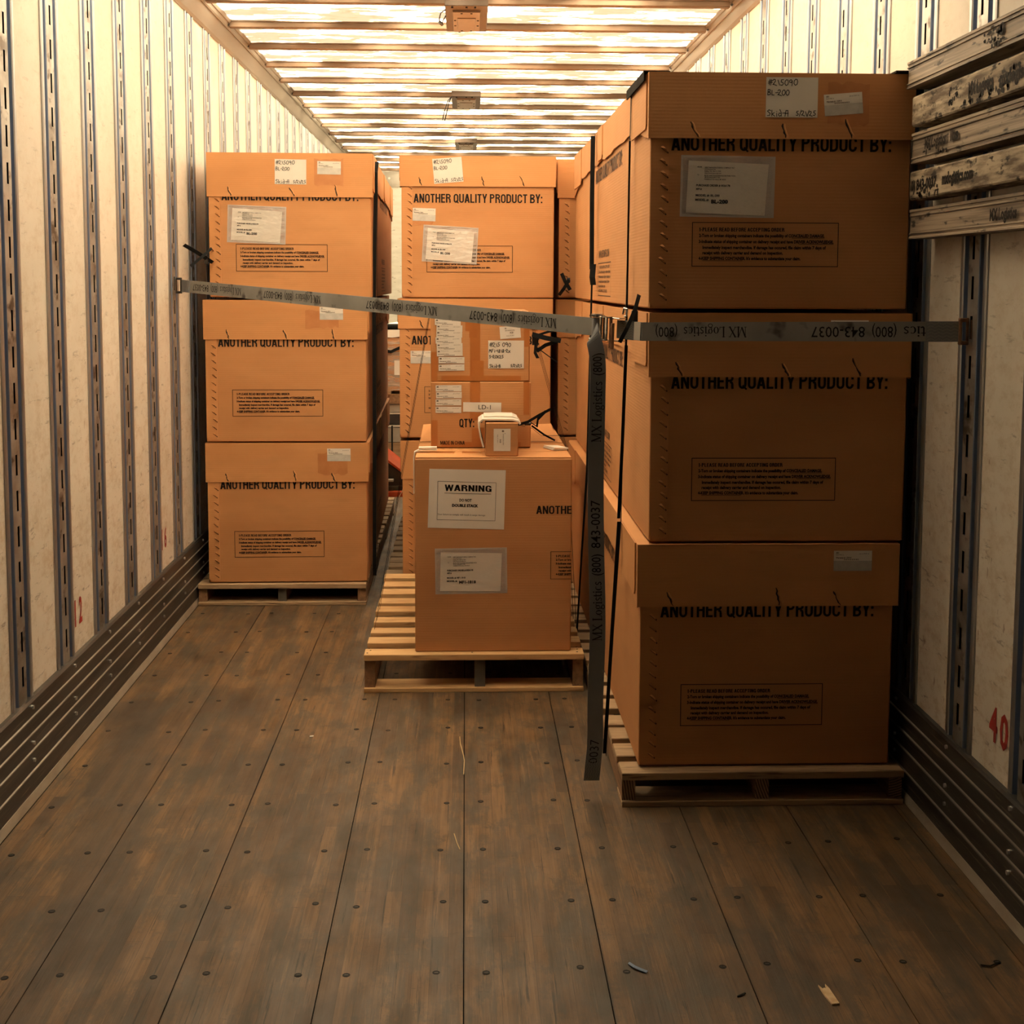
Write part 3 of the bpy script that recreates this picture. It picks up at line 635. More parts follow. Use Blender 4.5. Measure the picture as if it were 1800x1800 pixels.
def side_art():
    Q=Print(); heavy(Q,'WWW.AEROMFG.COM',.98,.163,.028,.36)
    Q.frame(.96,.022,1.40,.145,.003)
    for i,(a,c) in enumerate(((1.0,1.36),(.98,1.38),(.98,1.38),(.98,1.36),(.98,1.22),(.98,1.28))):
        z=.124-i*.0175
        t=('1-PLEASE READ BEFORE ACCEPTING ORDER','2-Torn or broken shipping containers indicate','3-Indicate status of shipping container on','Immediately inspect merchandise. If damage','receipt with delivery carrier','4-KEEP SHIPPING CONTAINER.')[i]
        Q.text(t,a,z,.010,c-a,bold=.02)
    return Q
SIDE=side_art(); SIDE_T=heavy(Print(),TITLE,.83,.450,.05,.875)

# ------------------------------------------------------------------ long lidded cartons
CW,CH=.722,.635
def carton(label, x, y, z, rz=0, L=2.45, skirt=.178, proud=.007, side='left', sideprint=True, seed=1, scale=1.0, group='long lidded cartons stacked three high', front_print=True):
    r=random.Random(seed)
    root=tag(empty('shipping_carton',(x,y,z),rz),label,'carton',group)
    b=MB(); b.box(0,CW,0,L,0,CH); me=b.mesh('body',M_card,bevel=.004); body=link('body',me,root)
    # lid: top sheet and four skirts, side skirts end in a wavy torn edge
    t=.004; p=proud; zt=.643; zb=zt-skirt; b=MB()
    b.box(-p,CW+p,-p,L+p,zt-.004,zt)
    b.box(-p,CW+p,-p,-p+t,zb,zt-.004); b.box(-p,CW+p,L+p-t,L+p,zb,zt-.004)
    n=26
    for xs,xe in ((-p,-p+t),(CW+p-t,CW+p)):
        pr=None
        for i in range(n+1):
            yy=-p+t+(L+2*p-2*t)*i/n
            f=min(yy,L-yy)/.35; zz=zb+(.052 if skirt>.15 else .02)*min(1,max(0,f))+r.uniform(-.006,.006)
            bulge=.007*math.sin(math.pi*i/n)*(1 if xs>0 else -1)
            cur=(yy,zz)
            if pr:
                a0,c0=pr; a1,c1=cur; base=len(b.v)
                b.add([(xs+bulge*0,a0,c0),(xe,a0,c0),(xe,a0,zt-.004),(xs,a0,zt-.004),(xs,a1,c1),(xe,a1,c1),(xe,a1,zt-.004),(xs,a1,zt-.004)],
                      [(0,1,5,4),(1,2,6,5),(2,3,7,6),(3,0,4,7)])
            pr=cur
    lid=b.obj('lid',M_card2,root)
    for xs,xe in ((-p-.004,-p),(CW+p,CW+p+.004)):
        for (ya,yb,dz) in ((.02,.36,.0),(L*.49,L*.555,.03),(L-.37,L-.02,.0)):
            b=MB(); z0=zb+.028+dz; cut=.012
            b.prism([(ya,z0+cut),(ya+cut,z0),(yb-cut,z0),(yb,z0+cut),(yb,zt-.001),(ya,zt-.001)],'x',xs,xe); b.obj('lid_tab',M_card2,lid)
    # slits pushed into the front skirt
    for u in (.105,.375,.575):
        u+=r.uniform(-.025,.025); z0=zb+.003; hgt=r.uniform(.035,.052); dx=r.uniform(-.024,-.008)
        k=6; pts=[(u+dx*(i/k)+r.uniform(-.0022,.0022), z0+hgt*i/k) for i in range(k+1)]
        ws_=[.0006+r.uniform(.6,2.6)*.001*(1 if 0<i<k else .3) for i in range(k+1)]
        b=MB(); yy=-p-.0007
        for i in range(k):
            (u0,a0),(u1,a1)=pts[i],pts[i+1]; w0,w1=ws_[i],ws_[i+1]
            b.quad((u0-w0,yy,a0),(u0+w0,yy,a0),(u1+w1,yy,a1),(u1-w1,yy,a1),0)
            b.quad((u0+w0,yy,a0),(u0+w0+.0022,-p-.0022,a0),(u1+w1+.0022,-p-.0022,a1),(u1+w1,yy,a1),1)
            b.quad((u0+w0+.0022,-p-.0022,a0),(u0+w0+.006,-p,a0),(u1+w1+.006,-p,a1),(u1+w1+.0022,-p-.0022,a1),1)
        b.obj('slit',[M_tear,M_card2],lid)
    # glued and stitched manufacturer's joint at the left of the front
    b=MB(); b.prism([(0.001,.018),(.014,.004),(.050,.012),(.051,.03),(.051,CH-.02),(.001,CH-.02)],'y',-.0032,0); jf=b.obj('joint_flap',M_card2,root)
    b=MB(); k=0; zz=.03
    while zz<zb-.005:
        c=.037+r.uniform(-.003,.003); a=r.uniform(-.15,.15)
        b.add([(c-.011,-.0034,zz+.009),(c+.009,-.0034,zz-.007),(c+.004,-.0095,zz+.004),(c-.004,-.0034,zz+.013)],[(0,1,2),(2,1,3),(0,2,3)],1)
        b.add([(c-.010,-.0036,zz+.007),(c+.010,-.0036,zz-.009),(c+.0115,-.0036,zz-.0055),(c-.006,-.0036,zz+.009)],[(0,1,2,3)],0)
        zz+=.0335
    s=b.obj('stitches',[M_tear,M_card2],jf); s['kind']='stuff'
    if front_print:
        link('printed_title',ME_title,root); link('printed_notice',ME_notice,root)
    if sideprint:
        fn=(lambda a:(-.0012,L*.98-.05-a[0],a[1])) if side=='left' else (lambda a:(CW+.0012,a[0],a[1]))
        link('side_print',SIDE.mesh('side_print',M_inkfade,fn),root); link('side_title',SIDE_T.mesh('side_title',M_inkfade,fn),root)
    if scale!=1: root.scale=(scale,1,1)
    return root,lid,p
def residue(par,u0,v0,u1,v1,y,seed):
    r=random.Random(seed); P=Print(); n=9; top=[];bot=[]
    for i in range(n+1):
        u=u0+(u1-u0)*i/n; top.append((u,v1+r.uniform(-.006,.004))); bot.append((u,v0+r.uniform(-.008,.006)))
    P.v=bot+top; P.f=[(i,i+1,n+2+i,n+1+i) for i in range(n)]; P.fm=[0]*n
    link('tape_residue',P.mesh('tape_residue',M_tapemark,front(y-.0005)),par)
Z1,Z2,Z3=1.408,.753,.104
FRONTS='fronts of the cartons'
# near right stack
c,l,p=carton('topmost carton of the near right stack, slip pouch and 5/21/25 label on front',.506,3.645,Z1,seed=11)
hand_label(l,.314,.523,.143,.108,HL_A,0,-p); residue(l,.485,.505,.60,.618,-p,5); small_label(l,.478,.527,rot=.085,y=-p); pouch(c,.083,.253,-.012)
c,l,p=carton('middle carton of the near right stack, crossed by the grey ratchet strap',.515,3.645,Z2,seed=12)
small_label(l,.500,.566,y=-p)
c,l,p=carton('bottom carton of the near right stack, darkest front, small white label at upper right',.494,3.645,Z3,seed=13,proud=.011)
small_label(l,.545,.566,.109,y=-p)
# left stack
LR=.017
c,l,p=carton('topmost carton of the left stack, with slip pouch and handwritten label',-1.147,5.99,Z1,LR,L=2.35,skirt=.195,side='right',seed=21)
hand_label(l,.295,.505,.140,.110,HL_A,-.01,-p); residue(l,.47,.50,.60,.618,-p,6); small_label(l,.484,.550,.105,.058,-.015,-p); pouch(c,.079,.246,-.035)
c,l,p=carton('middle carton of the left stack, its lid crossed by the grey strap',-1.173,5.99,Z2,LR,L=2.35,side='right',seed=22)
residue(l,.45,.52,.60,.60,-p,7); small_label(l,.515,.555,.105,.058,0,-p)
c,l,p=carton('bottom carton of the left stack, on the pallet beside the left wall',-1.173,5.99,Z3,LR,L=2.35,side='right',seed=23)
residue(l,.50,.50,.635,.60,-p,8); small_label(l,.543,.560,.106,.058,0,-p)
# centre stack
c,l,p=carton('topmost carton of the centre stack, tilted handwritten label on its lid',-.292,6.08,Z1,0,skirt=.138,seed=31,sideprint=False,scale=.965)
hand_label(l,.155,.516,.138,.112,[(a,b_,c_,d) for a,b_,c_,d in HL_A],.085,-p); small_label(c,.052,.350,.108,.058,-.025); pouch(c,.095,.166,-.055)
residue(c,.055,.335,.15,.352,-.0002,9)
c,l,p=carton('middle carton of the centre stack, mostly hidden behind two small cartons',-.303,6.08,Z2+.008,0,skirt=.138,seed=32,sideprint=False,scale=.965)
small_label(c,.052,.345,.108,.058,0)
c,l,p=carton('bottom carton of the centre stack, behind the big do not double stack box',-.292,6.08,Z3,0,seed=33,sideprint=False,scale=.965)
# stack behind the near right one, only its left edge in view
for i,(zz,t) in enumerate(((Z1,'topmost'),(Z2+.004,'middle'),(Z3,'bottom'))):
    carton(t+' carton of the stack squeezed between centre stack and near right stack',.437,6.22,zz,0,seed=41+i,sideprint=False,front_print=False)

# ------------------------------------------------------------------ pallets
def pallet(label, x0,x1,y0,L,h,slats,seed,m_top,front_end=None,gap=None,mid=None,grp='wooden pallets under the cartons'):
    r=random.Random(seed); W=x1-x0
    root=tag(empty('wooden_pallet',(x0,y0,0)),label,'pallet',grp)
    tb,ts=.017,.022; hb=h-tb-ts
    for i,sx in enumerate((.002,W/2-.02 if mid is None else mid,W-.040)):
        b=MB(); wd=.038; 
        b.box(sx,sx+wd,.012,L-.012,tb,tb+hb,0)
        b.quad((sx,.0115,tb),(sx+wd,.0115,tb),(sx+wd,.0115,tb+hb),(sx,.0115,tb+hb),1)
        b.obj('stringer',[M_str, (front_end[i] if front_end else M_end)],root)
    for i in range(slats):
        wd=r.uniform(.088,.115) if gap is None else gap*.55*r.uniform(.9,1.15)
        yy=(L-.1)*i/(slats-1)+(.0 if i==0 else r.uniform(-.012,.012)); yy=min(yy,L-wd)
        a=r.uniform(-.004,.004)
        b=MB(); b.box(a*(i>0),W+a*(i>0),yy,yy+wd,h-ts,h); b.obj('deck_board',m_top,root,bevel=.002)
    for i in range(4 if L>1.6 else 3):
        wd=r.uniform(.09,.12); yy=(L-wd)*i/(3 if L>1.6 else 2)
        b=MB(); b.box(0,W,yy,yy+wd,0,tb); b.obj('bottom_board',m_top,root,bevel=.002)
    return root
pallet('weathered pallet under the near right stack, grained centre stringer',.442,1.248,3.60,2.50,.100,18,1,M_pal2)
pallet('weathered pallet under the left stack, against the left wall rail',-1.222,-.455,5.97,2.45,.100,18,2,M_pal2,(M_str,M_strgrey,M_str))
pm_=pallet('bright new pine pallet in the centre under the big do not double stack box',-.366,.430,4.665,1.35,.140,9,3,M_pal,(M_str,M_strgrey,M_str),mid=.40,gap=.155)
nl=MB().tube([(0,0,0),(0,0,.0008)],.0035,6).mesh('nail',M_screw)
for xx in (.02,.4,.78):
    for yy in (.025,.06,.085): link('nail',nl,pm_,(xx+rnd.uniform(-.012,.012),yy,.140))
pallet('pallet under the centre stack, behind the bright pine one',-.376,.412,6.04,2.45,.100,18,4,M_pal2)
pallet('pallet under the squeezed stack at the right, deep in shadow',.440,1.19,6.18,2.45,.100,18,5,M_pal2)

# ------------------------------------------------------------------ big box, two small cartons and a little one on the pine pallet
def plain_carton(name,label,x,y,z,w_,d,h,group=None,bev=.004,m=None):
    root=tag(empty(name,(x,y,z)),label,'carton',group)
    b=MB(); b.box(0,w_,0,d,0,h); link('body',b.mesh('body',m or M_card,bevel=bev),root); return root
BW,BD,BH=.566,.875,.708
big=plain_carton('shipping_box','big brown box on the bright pine pallet with a WARNING DO NOT DOUBLE STACK sheet',-.182,4.70,.1406,BW,BD,BH)
for (ya,yb,zz) in ((.003,.16,.004),(.165,.42,.004),(.43,.872,.005)):
    b=MB(); b.box(.003,BW-.003,ya,yb,BH,BH+zz); b.obj('top_flap',M_card2,big)
for xa,xb,sg in ((.004,.046,1),(.434,.545,-1)):
    b=MB(); b.add([(xa,.45,BH+.008),(xb,.45,BH+.008),(xb,.86,BH+.010),(xa,.86,BH+.010),(xa,.47,BH+.012),(xb,.47,BH+.012),(xb,.86,BH+.034),(xa,.86,BH+.030)],[(4,5,6,7),(0,1,5,4),(1,2,6,5),(2,3,7,6),(3,0,4,7)]); b.obj('torn_flap',M_card2,big)
MB().box(0,BW*.25,.125,.17,BH+.004,BH+.005).obj('tape',M_tape,big); MB().box(BW*.30,BW*.42,.12,.165,BH+.004,BH+.005).obj('tape',M_tape,big)
# warning sheet
pp=Print(); pp.v+=[(.046,.457),(.321,.4495),(.327,.6655),(.053,.671)]; pp.f.append((0,1,2,3)); pp.fm.append(0)
ws=link('warning_sheet',pp.mesh('warning_sheet',M_paper,front(-.0010)),big)
Wx=lambda x,y:((x-60)/1600*.274, (y-40)/1250*.214)
Q=Print(); Q.frame(.029,.030,.2395,.170,.0012); heavy(Q,'WARNING',.055,.136,.0225,.168,.185); Q.rect(.054,.127,.222,.1285)
Q.text('DO NOT',.1085,.0985,.0095,.044,bold=.025); Q.text('DOUBLE STACK',.083,.079,.0095,.094,bold=.03)
Q.text('Your failure to comply will result in cargo damage',.031,.0475,.0055,.172)
put(Q,'sheet_print',M_ink,ws,.049,.457,-.027,-.0016)
pouch(big,.074,.2135,.014,'MF1-1818')
T=heavy(Print(),'ANOTHE',.438,.506,.0295,.128); link('printed_title',clip(T,BW-.001).mesh('printed_title',M_ink,front(-.001)),big)
T=heavy(Print(),'R QUALITY PRODUCT BY:',.006,.506,.0295,.44); link('printed_title',T.mesh('printed_title',M_inkfade,lambda a:(BW+.001,a[0],a[1])),big)
T=clip(Print().merge(notice_art(),lambda a:(a[0]+.490,a[1]*.84+.266)),BW-.001); link('printed_notice',T.mesh('printed_notice',M_ink,front(-.001)),big)

C2=plain_carton('shipping_box','lower small carton on the big box, with LD-1 label and QTY print',-.131,4.96,.8551,.378,.40,.250)
C1=plain_carton('shipping_box','upper small carton on the big box, column of stickers and Skid-B label',-.131,4.963,1.106,.373,.40,.264)
for root,h in ((C2,.250),(C1,.264)):
    for q in ((.148,.186,-.0006,0,h*.42 if root is C2 else .002,h),(.002,.026,-.0005,0,0,h*.42),(.35,.372,-.0005,0,h*.5,h)): MB().box(*q).obj('tape',M_tape,root)
    b=MB(); b.box(.04,.34,-.0007,0,.003,.022); b.box(.155,.20,-.0008,0,.022,h*.30); b.obj('bottom_tape',M_tape,root)
b=MB(); b.box(.13,.165,-.0007,0,.19,.262); b.box(.145,.175,-.0009,0,.165,.20); b.obj('tape',M_tape,C1)
for i,(u,v,rt_) in enumerate(((.016,.237,-.02),(.022,.2135,-.02),(.0215,.190,.0),(.019,.1665,.01),(.023,.143,.02),(.0235,.119,.02),(.030,.0925,.0),(.030,.064,.015))):
    strip_label(C1,u,v-.024,rot=rt_,y=-.0006-.0007*(8-i)*.3)
for i,(u,v,rt_) in enumerate(((.019,.237,.01),(.020,.211,.012),(.0185,.184,.01),(.018,.1565,-.005))):
    strip_label(C2,u,v-.024,rot=rt_,y=-.0008)
hand_label(C1,.2165,.050,.1345,.105,HL_B,0,-.001,hw=.0021)
P=Print().rect(0,0,.078,.046); o=put(P,'paper_label',M_paper,C1,.262,.160,.08,-.0012)
Q=Print().text('B',.020,.036,.005,.006); Q.text('AERO MANUFACTURING',.020,.028,.004,.036); Q.text('8-25',.038,.019,.005,.012,bold=.02); Q.text('Dallas, PA 18612',.024,.009,.003,.03); put(Q,'label_print',M_inkfade,o,.262,.160,.08,-.0018)
P=Print().rect(0,0,.144,.036); o=put(P,'paper_label',M_paper,C2,.122,.137,-.012,-.0012); put(Print().text('LD-1',.058,.010,.0165,.046),'label_print',M_ink,o,.122,.137,-.012,-.0018)
Q=heavy(Print(),'QTY:',.108,.078,.032,.056); link('printed_mark',Q.mesh('printed_mark',M_ink,front(-.001)),C2)
Q=heavy(Print(),'MADE IN CHINA',.036,.0115,.0145,.092,.13); link('printed_mark',Q.mesh('printed_mark',M_ink,front(-.001)),C2)
sc=plain_carton('small_box','little brown box standing on the big box before the LD-1 carton',.073,4.722,.8536,.117,.20,.121,bev=.002)
P=Print().rect(0,0,.061,.081); o=put(P,'paper_label',M_paper,sc,.0285,.019,0,-.001)
Q=Print().text('B',.030,.070,.005,.008,bold=.03); Q.text('AERO MANUFACTURING COMPANY',.033,.062,.0035,.04,rot=-math.pi/2); Q.text('8-25',.022,.042,.005,.012,rot=-math.pi/2,bold=.02); Q.text('Dallas, PA 18612',.013,.06,.003,.03,rot=-math.pi/2); Q.text('A',.039,.062,.004,.004)
put(Q,'label_print',M_inkfade,o,.0285,.019,0,-.0016)
# foam sheet thrown over the little box, and foam pads on the big box corners
def shell(prof,th=.004):
    out=[];n=len(prof)
    for i,(a,c) in enumerate(prof):
        p0=prof[max(i-1,0)];p1=prof[min(i+1,n-1)];L=math.hypot(p1[0]-p0[0],p1[1]-p0[1]); out.append((a-(p1[1]-p0[1])/L*th,c+(p1[0]-p0[0])/L*th))
    return prof+out[::-1]
b=MB(); b.prism(shell([(.068,.884),(.058,.92),(.052,.955),(.053,.974),(.062,.981),(.11,.9815),(.17,.9805),(.188,.976),(.196,.966)],.006),'y',4.742,4.915)
b.prism(shell([(.060,.965),(.070,.9885),(.12,.9895),(.172,.9885),(.19,.980)],.004),'y',4.80,4.925)
tag(b.obj('foam_wrap',M_foam),'white foam sheet draped over the little brown box','foam sheet')
b=MB(); b.prism(shell([(-.1885,.70),(-.1885,.83),(-.186,.853),(-.172,.860),(-.105,.861)],.004),'y',4.83,4.86); b.prism(shell([(-.172,.866),(-.106,.867)],.006),'y',4.83,4.865)
tag(b.obj('foam_pad',M_foam),'white foam pad lying on the left corner of the big box','foam pad')
b=MB(); b.box(-.03,.03,-.045,.045,0,.004,rot=Matrix.Rotation(.35,3,'Z'),at=(.338,4.93,.855)); b.box(-.028,.032,-.045,.04,.004,.009,rot=Matrix.Rotation(.42,3,'Z')@Matrix.Rotation(.06,3,'Y'),at=(.338,4.93,.855))
tag(b.obj('foam_pad',M_foam),'folded white foam pad on the right corner of the big box','foam pad')

# ------------------------------------------------------------------ black poly bands
def band(label, loops, tails, wd=(0,1,0), width=.013, buckles=(), grp='black poly bands'):
    root=tag(empty('strapping_band',loops[0][0]),label,'strapping band',grp); inv=Vector(loops[0][0])
    for L in loops:
        b=MB(); b.ribbon([Vector(p)-inv for p in L],wd,width,.0012); b.obj('loop',M_band,root)
    for pts,w_ in tails:
        b=MB(); P=[Vector(p)-inv for p in pts]; d=(P[-1]-P[0]).normalized(); v=Vector((0,-1,0)).cross(d)
        b.ribbon(P,v,w_,.0015); b.obj('tail',M_band,root)
    for c,sx,sz in buckles:
        b=MB(); c=Vector(c)-inv; b.box(-sx,sx,-.004,.004,-sz,sz,at=c); b.obj('buckle',M_darkst,root,bevel=.0015)
    return root
def twist(root,pts,width):
    inv=root.location; b=MB(); b.ribbon([Vector(p)-inv for p in pts],(1,0,0),width,.0015); b.obj('twisted_run',M_band,root)
def loop(x0,x1,y,z0,z1,xl=None,zl=1.0,xb=None,xbr=None):
    xb=x0 if xb is None else xb; xbr=x1 if xbr is None else xbr
    return [(xb,y,.012),(xb,y,.08),(xl if xl is not None else x0,y,zl),(x0,y,z1-.012),(x0+.012,y,z1),(x1-.012,y,z1),(x1,y,z1-.012),(xbr,y,.10),(xbr,y,.012)]
bA=band('black band round the near right stack nearest its front, loose tail at the ratchet',[loop(.4925,1.2495,3.98,.0,2.0525,.4765,.742,.438)],[([(.487,3.70,1.445),(.472,3.665,1.405),(.446,3.63,1.355),(.424,3.62,1.315)],.011)],buckles=[((.475,3.70,1.385),.009,.016)])
bB=band('black band round the middle of the near right stack with a dark buckle',[loop(.4925,1.2495,5.08,.0,2.0525,.4765,.742,.438)],[([(.4895,5.07,1.55),(.485,5.06,1.50),(.489,5.06,1.47)],.022)],width=.018,buckles=[((.4895,5.075,1.50),.004,.03)])
twist(bA,[(.490,3.976,1.90),(.486,3.976,1.30),(.470,3.976,.76)],.006); twist(bA,[(.470,3.976,.75),(.452,3.976,.40),(.433,3.976,.02)],.011); twist(bA,[(.486,3.976,1.29),(.478,3.976,1.0),(.469,3.976,.76)],.010)
twist(bB,[(.4845,5.075,2.035),(.483,5.075,1.80),(.484,5.075,1.53)],.017); twist(bB,[(.485,5.075,1.47),(.472,5.075,.75),(.434,5.075,.02)],.007)
band('black band round the left stack, tails crossing beside the left wall',[[(-.448,6.30,.012),(-.425,6.30,.10),(-.4225,6.30,1.2),(-.4135,6.30,2.04),(-.425,6.30,2.0525),(-1.14,6.30,2.0525),(-1.158,6.30,2.04),(-1.19,6.30,1.2),(-1.225,6.30,.10)]],
     [([(-1.228,5.84,1.637),(-1.18,5.88,1.605),(-1.13,5.95,1.565),(-1.155,6.28,1.55)],.017),([(-1.205,5.86,1.545),(-1.16,5.88,1.585),(-1.125,5.93,1.625),(-1.155,6.28,1.58)],.012)],buckles=[((-1.150,5.93,1.575),.008,.02)])
b=MB(); b.ribbon([(-.428,6.14,.10),(-.424,6.14,.75),(-.4235,6.14,1.4),(-.4115,6.14,1.98),(-.408,6.17,2.03)],(1,0,0),.017,.0015); tag(b.obj('strapping_band',M_band),'black strip imitating the dark shading down the right front corner of the left stack','strapping band','black poly bands')  # added black ribbon, stands in for the shade on the carton sides
band('black bands tying two small cartons to the pine pallet, bow of tails at right',
     [[(-.372,y+dy*2,.02),(-.237,y+dy,.80),(-.137,y,1.365),(-.125,y,1.370),(.235,y,1.370),(.246,y,1.360),(.386,y+dy,.858),(.392,y+dy,.84),(.436,y+dy*2,.05)] for y,dy in ((5.02,.0),(5.12,.02),(5.22,.06))],
     [([(.250,4.95,1.285),(.30,4.93,1.272),(.356,4.92,1.262)],.018),([(.250,4.95,1.275),(.30,4.94,1.292),(.335,4.93,1.302)],.009),([(.268,4.95,1.222),(.30,4.94,1.245),(.35,4.93,1.262)],.014),([(.265,4.95,1.25),(.262,4.95,1.215),(.272,4.95,1.195)],.012),
      ([(.262,4.955,1.24),(.31,4.95,1.205),(.345,4.95,1.18)],.004)],width=.006,buckles=[((.262,4.955,1.262),.012,.018)])
band('black band tail forked beside the little box, lying over the big box',[[(.40,5.30,.862),(.30,5.18,.875),(.255,5.0,.925),(.20,4.93,.945)]],
     [([(.192,4.93,.944),(.235,4.92,.958),(.275,4.90,.985),(.318,4.88,1.010)],.010),([(.245,4.93,.955),(.268,4.92,.94),(.272,4.92,.968),(.30,4.90,1.0)],.010),([(.25,4.95,.94),(.30,5.0,.90),(.345,5.05,.872)],.007)],width=.006,buckles=[((.235,4.935,.948),.012,.005)])
band('black band crossing in an X on the squeezed stack beside the near right one',[[(.424,6.9,.012),(.424,6.9,1.0),(.424,6.9,2.04),(.44,6.9,2.0545),(1.15,6.9,2.0545)]],
     [([(.447,6.16,1.522),(.463,6.15,1.485),(.487,6.15,1.445)],.017),([(.436,6.16,1.421),(.458,6.15,1.452),(.482,6.15,1.492)],.015)],buckles=[((.480,6.165,1.49),.008,.012)])

# ------------------------------------------------------------------ ratchet strap from wall to wall
A_=Vector((-1.225,5.725,1.4605)); B_=Vector((.487,3.617,1.345)); D_=Vector((1.262,3.295,1.359))
rs=tag(empty('ratchet_strap',B_),'grey printed ratchet strap stretched from left wall to right wall across the cartons','ratchet strap')
SW=.051
def seg_frame(p,q):
    d=(q-p).normalized(); upv=Vector((0,0,1)); n=d.cross(upv).normalized(); upv=n.cross(d).normalized(); return d,upv,n   # n points to the viewer side
def strap_seg(name,p,q,s0,s1,m,width=SW,th=.0022,sag=0):
    d,u_,n=seg_frame(p,q); b=MB(); b.ribbon([p+d*s0-B_,p+d*(s0+s1)/2-B_,p+d*s1-B_],u_,width,th); return b.obj(name,m,rs)
d1_,u1_,n1_=seg_frame(A_,B_); d2_,u2_,n2_=seg_frame(B_,D_)
if n1_.y>0: n1_=-n1_
if n2_.y>0: n2_=-n2_
L1=(B_-A_).length; L2=(D_-B_).length
w1=strap_seg('webbing',A_,B_,.02,2.56,M_web); w2=strap_seg('webbing',A_,B_,2.62,L1,M_web); w3=strap_seg('webbing',B_,D_,0,L2-.01,M_web)
def strap_text(parent,p,d,u_,n,s_right,parts=('mx','800','num'),smin=-9,smax=9,off=.0022):
    P=strap_art(parts=parts); Q=Print()
    Q.v=P.v
    for f,m in zip(P.f,P.fm):
        ss=[s_right-P.v[i][0] for i in f]
        if min(ss)>smin and max(ss)<smax: Q.f.append(f); Q.fm.append(m)
    me=Q.mesh('strap_print',M_ink,lambda a:tuple(p+d*(s_right-a[0])+u_*(.0125-a[1])+n*off-B_)); link('strap_print',me,parent)
for sr in (.527,1.105,1.800,2.372): strap_text(w1,A_,d1_,u1_,n1_,sr)
strap_text(w3,B_,d2_,u2_,n2_,.287,('mx','800'),smin=.004); strap_text(w3,B_,d2_,u2_,n2_,.862,('stics','800','num'),smax=.755)
# sewn ends and wall fittings
def sewn(p,d,u_,n,s0,s1,m=M_webd,rows=7,slant=0):
    b=MB(); b.ribbon([p+d*s0+n*.002-B_,p+d*s1+n*.002-B_],u_,SW*1.02,.004); o=b.obj('sewn_end',m,rs)
    b=MB()
    for i in range(rows):
        v=-SW/2+.005+(SW-.01)*i/(rows-1); zz=[]
        for k in range(9):
            s=s0+.003+(s1-s0-.006)*k/8; zz.append(p+d*s+u_*(v+(.0022 if k%2 else -.0022)+slant*(k-4)*.002)+n*.0045-B_)
        b.ribbon(zz,u_,.0011,.0006)
    st=b.obj('stitching',M_stitch,o); st['kind']='stuff'; return o
sewn(A_,d1_,u1_,n1_,.025,.095,M_webd,7,1.4); sewn(B_,d2_,u2_,n2_,.745,L2-.012,M_webd,6); sewn(A_,d1_,u1_,n1_,2.635,2.688,M_web,7)
b=MB(); b.ribbon([A_+d1_*2.686+n1_*.003-B_,A_+d1_*2.712+n1_*.003-B_],u1_,SW*.98,.001); b.obj('white_tag',M_paper,rs)
def fitting(p,xw,m,sg):
    b=MB(); x=sg
    for a,c in ((-.034,-.024),(.024,.034)): b.box(-.010,.010,-.012,.012,a,c,at=p-B_)
    b.box(-.004,.004,-.014,-.007,-.034,.034,at=p-B_+Vector((-x*.012,0,0))); b.box(-.004,.004,.007,.013,-.034,.034,at=p-B_+Vector((x*.014,0,0)))
    b.box(-.003,.003,-.005,.005,-.03,.03,at=p-B_+Vector((x*.020,0,0))); b.obj('wall_fitting',m,rs,bevel=.002)
fitting(A_+Vector((-.004,.0,0)),0,M_darkst,-1); fitting(D_+Vector((-.004,0,0)),0,M_rust,1)
# ratchet buckle
O_=A_+d1_*2.60+n1_*.012
def BK(a,c,e): return O_+d1_*a+n1_*c+u1_*e-B_
R3=Matrix((d1_,n1_,u1_)).transposed()
b=MB()
for e in (-.033,.030): b.box(-.065,.055,-.012,.016,e,e+.003,rot=R3,at=O_-B_)
b.obj('buckle_plate',M_zinc,rs,bevel=.001)
b=MB(); b.tube([BK(-.043,.006,-.028),BK(-.043,.006,.028)],.014,14); b.obj('spool',M_webd,rs,smooth=False)
b=MB(); b.tube([BK(-.043,.006,-.042),BK(-.043,.006,-.030)],.017,12); b.tube([BK(-.043,.006,.030),BK(-.043,.006,.039)],.017,12)
for k in range(9):
    a=k*2*math.pi/9; b.box(-.003,.003,-.003,.003,0,.004,at=BK(-.043+.019*math.cos(a),.006+.019*math.sin(a),.032)); b.box(-.003,.003,-.003,.003,0,.004,at=BK(-.043+.019*math.cos(a),.006+.019*math.sin(a),-.036))
b.obj('ratchet_wheel',M_zinc,rs)
b=MB()
for a in (-.018,.004): b.box(a-.004,a+.004,.012,.018,-.034,.034,rot=R3,at=O_-B_)
b.box(-.016,.002,.006,.010,-.030,.030,rot=R3,at=O_-B_); b.obj('ratchet_frame',M_zinc,rs,bevel=.001)
b=MB()
for e in (-.040,.036): b.add([BK(-.02,.012,e),BK(.035,.018,e-.008),BK(.040,.026,e-.004),BK(-.015,.024,e+.004)],[(0,1,2,3),(3,2,1,0)])
b.tube([BK(.036,.022,-.054),BK(.036,.022,.018)],.005,8); b.tube([BK(.026,.02,-.05),BK(.026,.02,.036)],.0045,8); b.obj('ratchet_handle',M_rust,rs)
b=MB(); b.tube([BK(.062,.004,.038),BK(.072,.006,.041),BK(.074,.006,.060),BK(.062,.006,.062),BK(.058,.006,.044)],.003,7); b.obj('band_clip',M_zinc,rs)
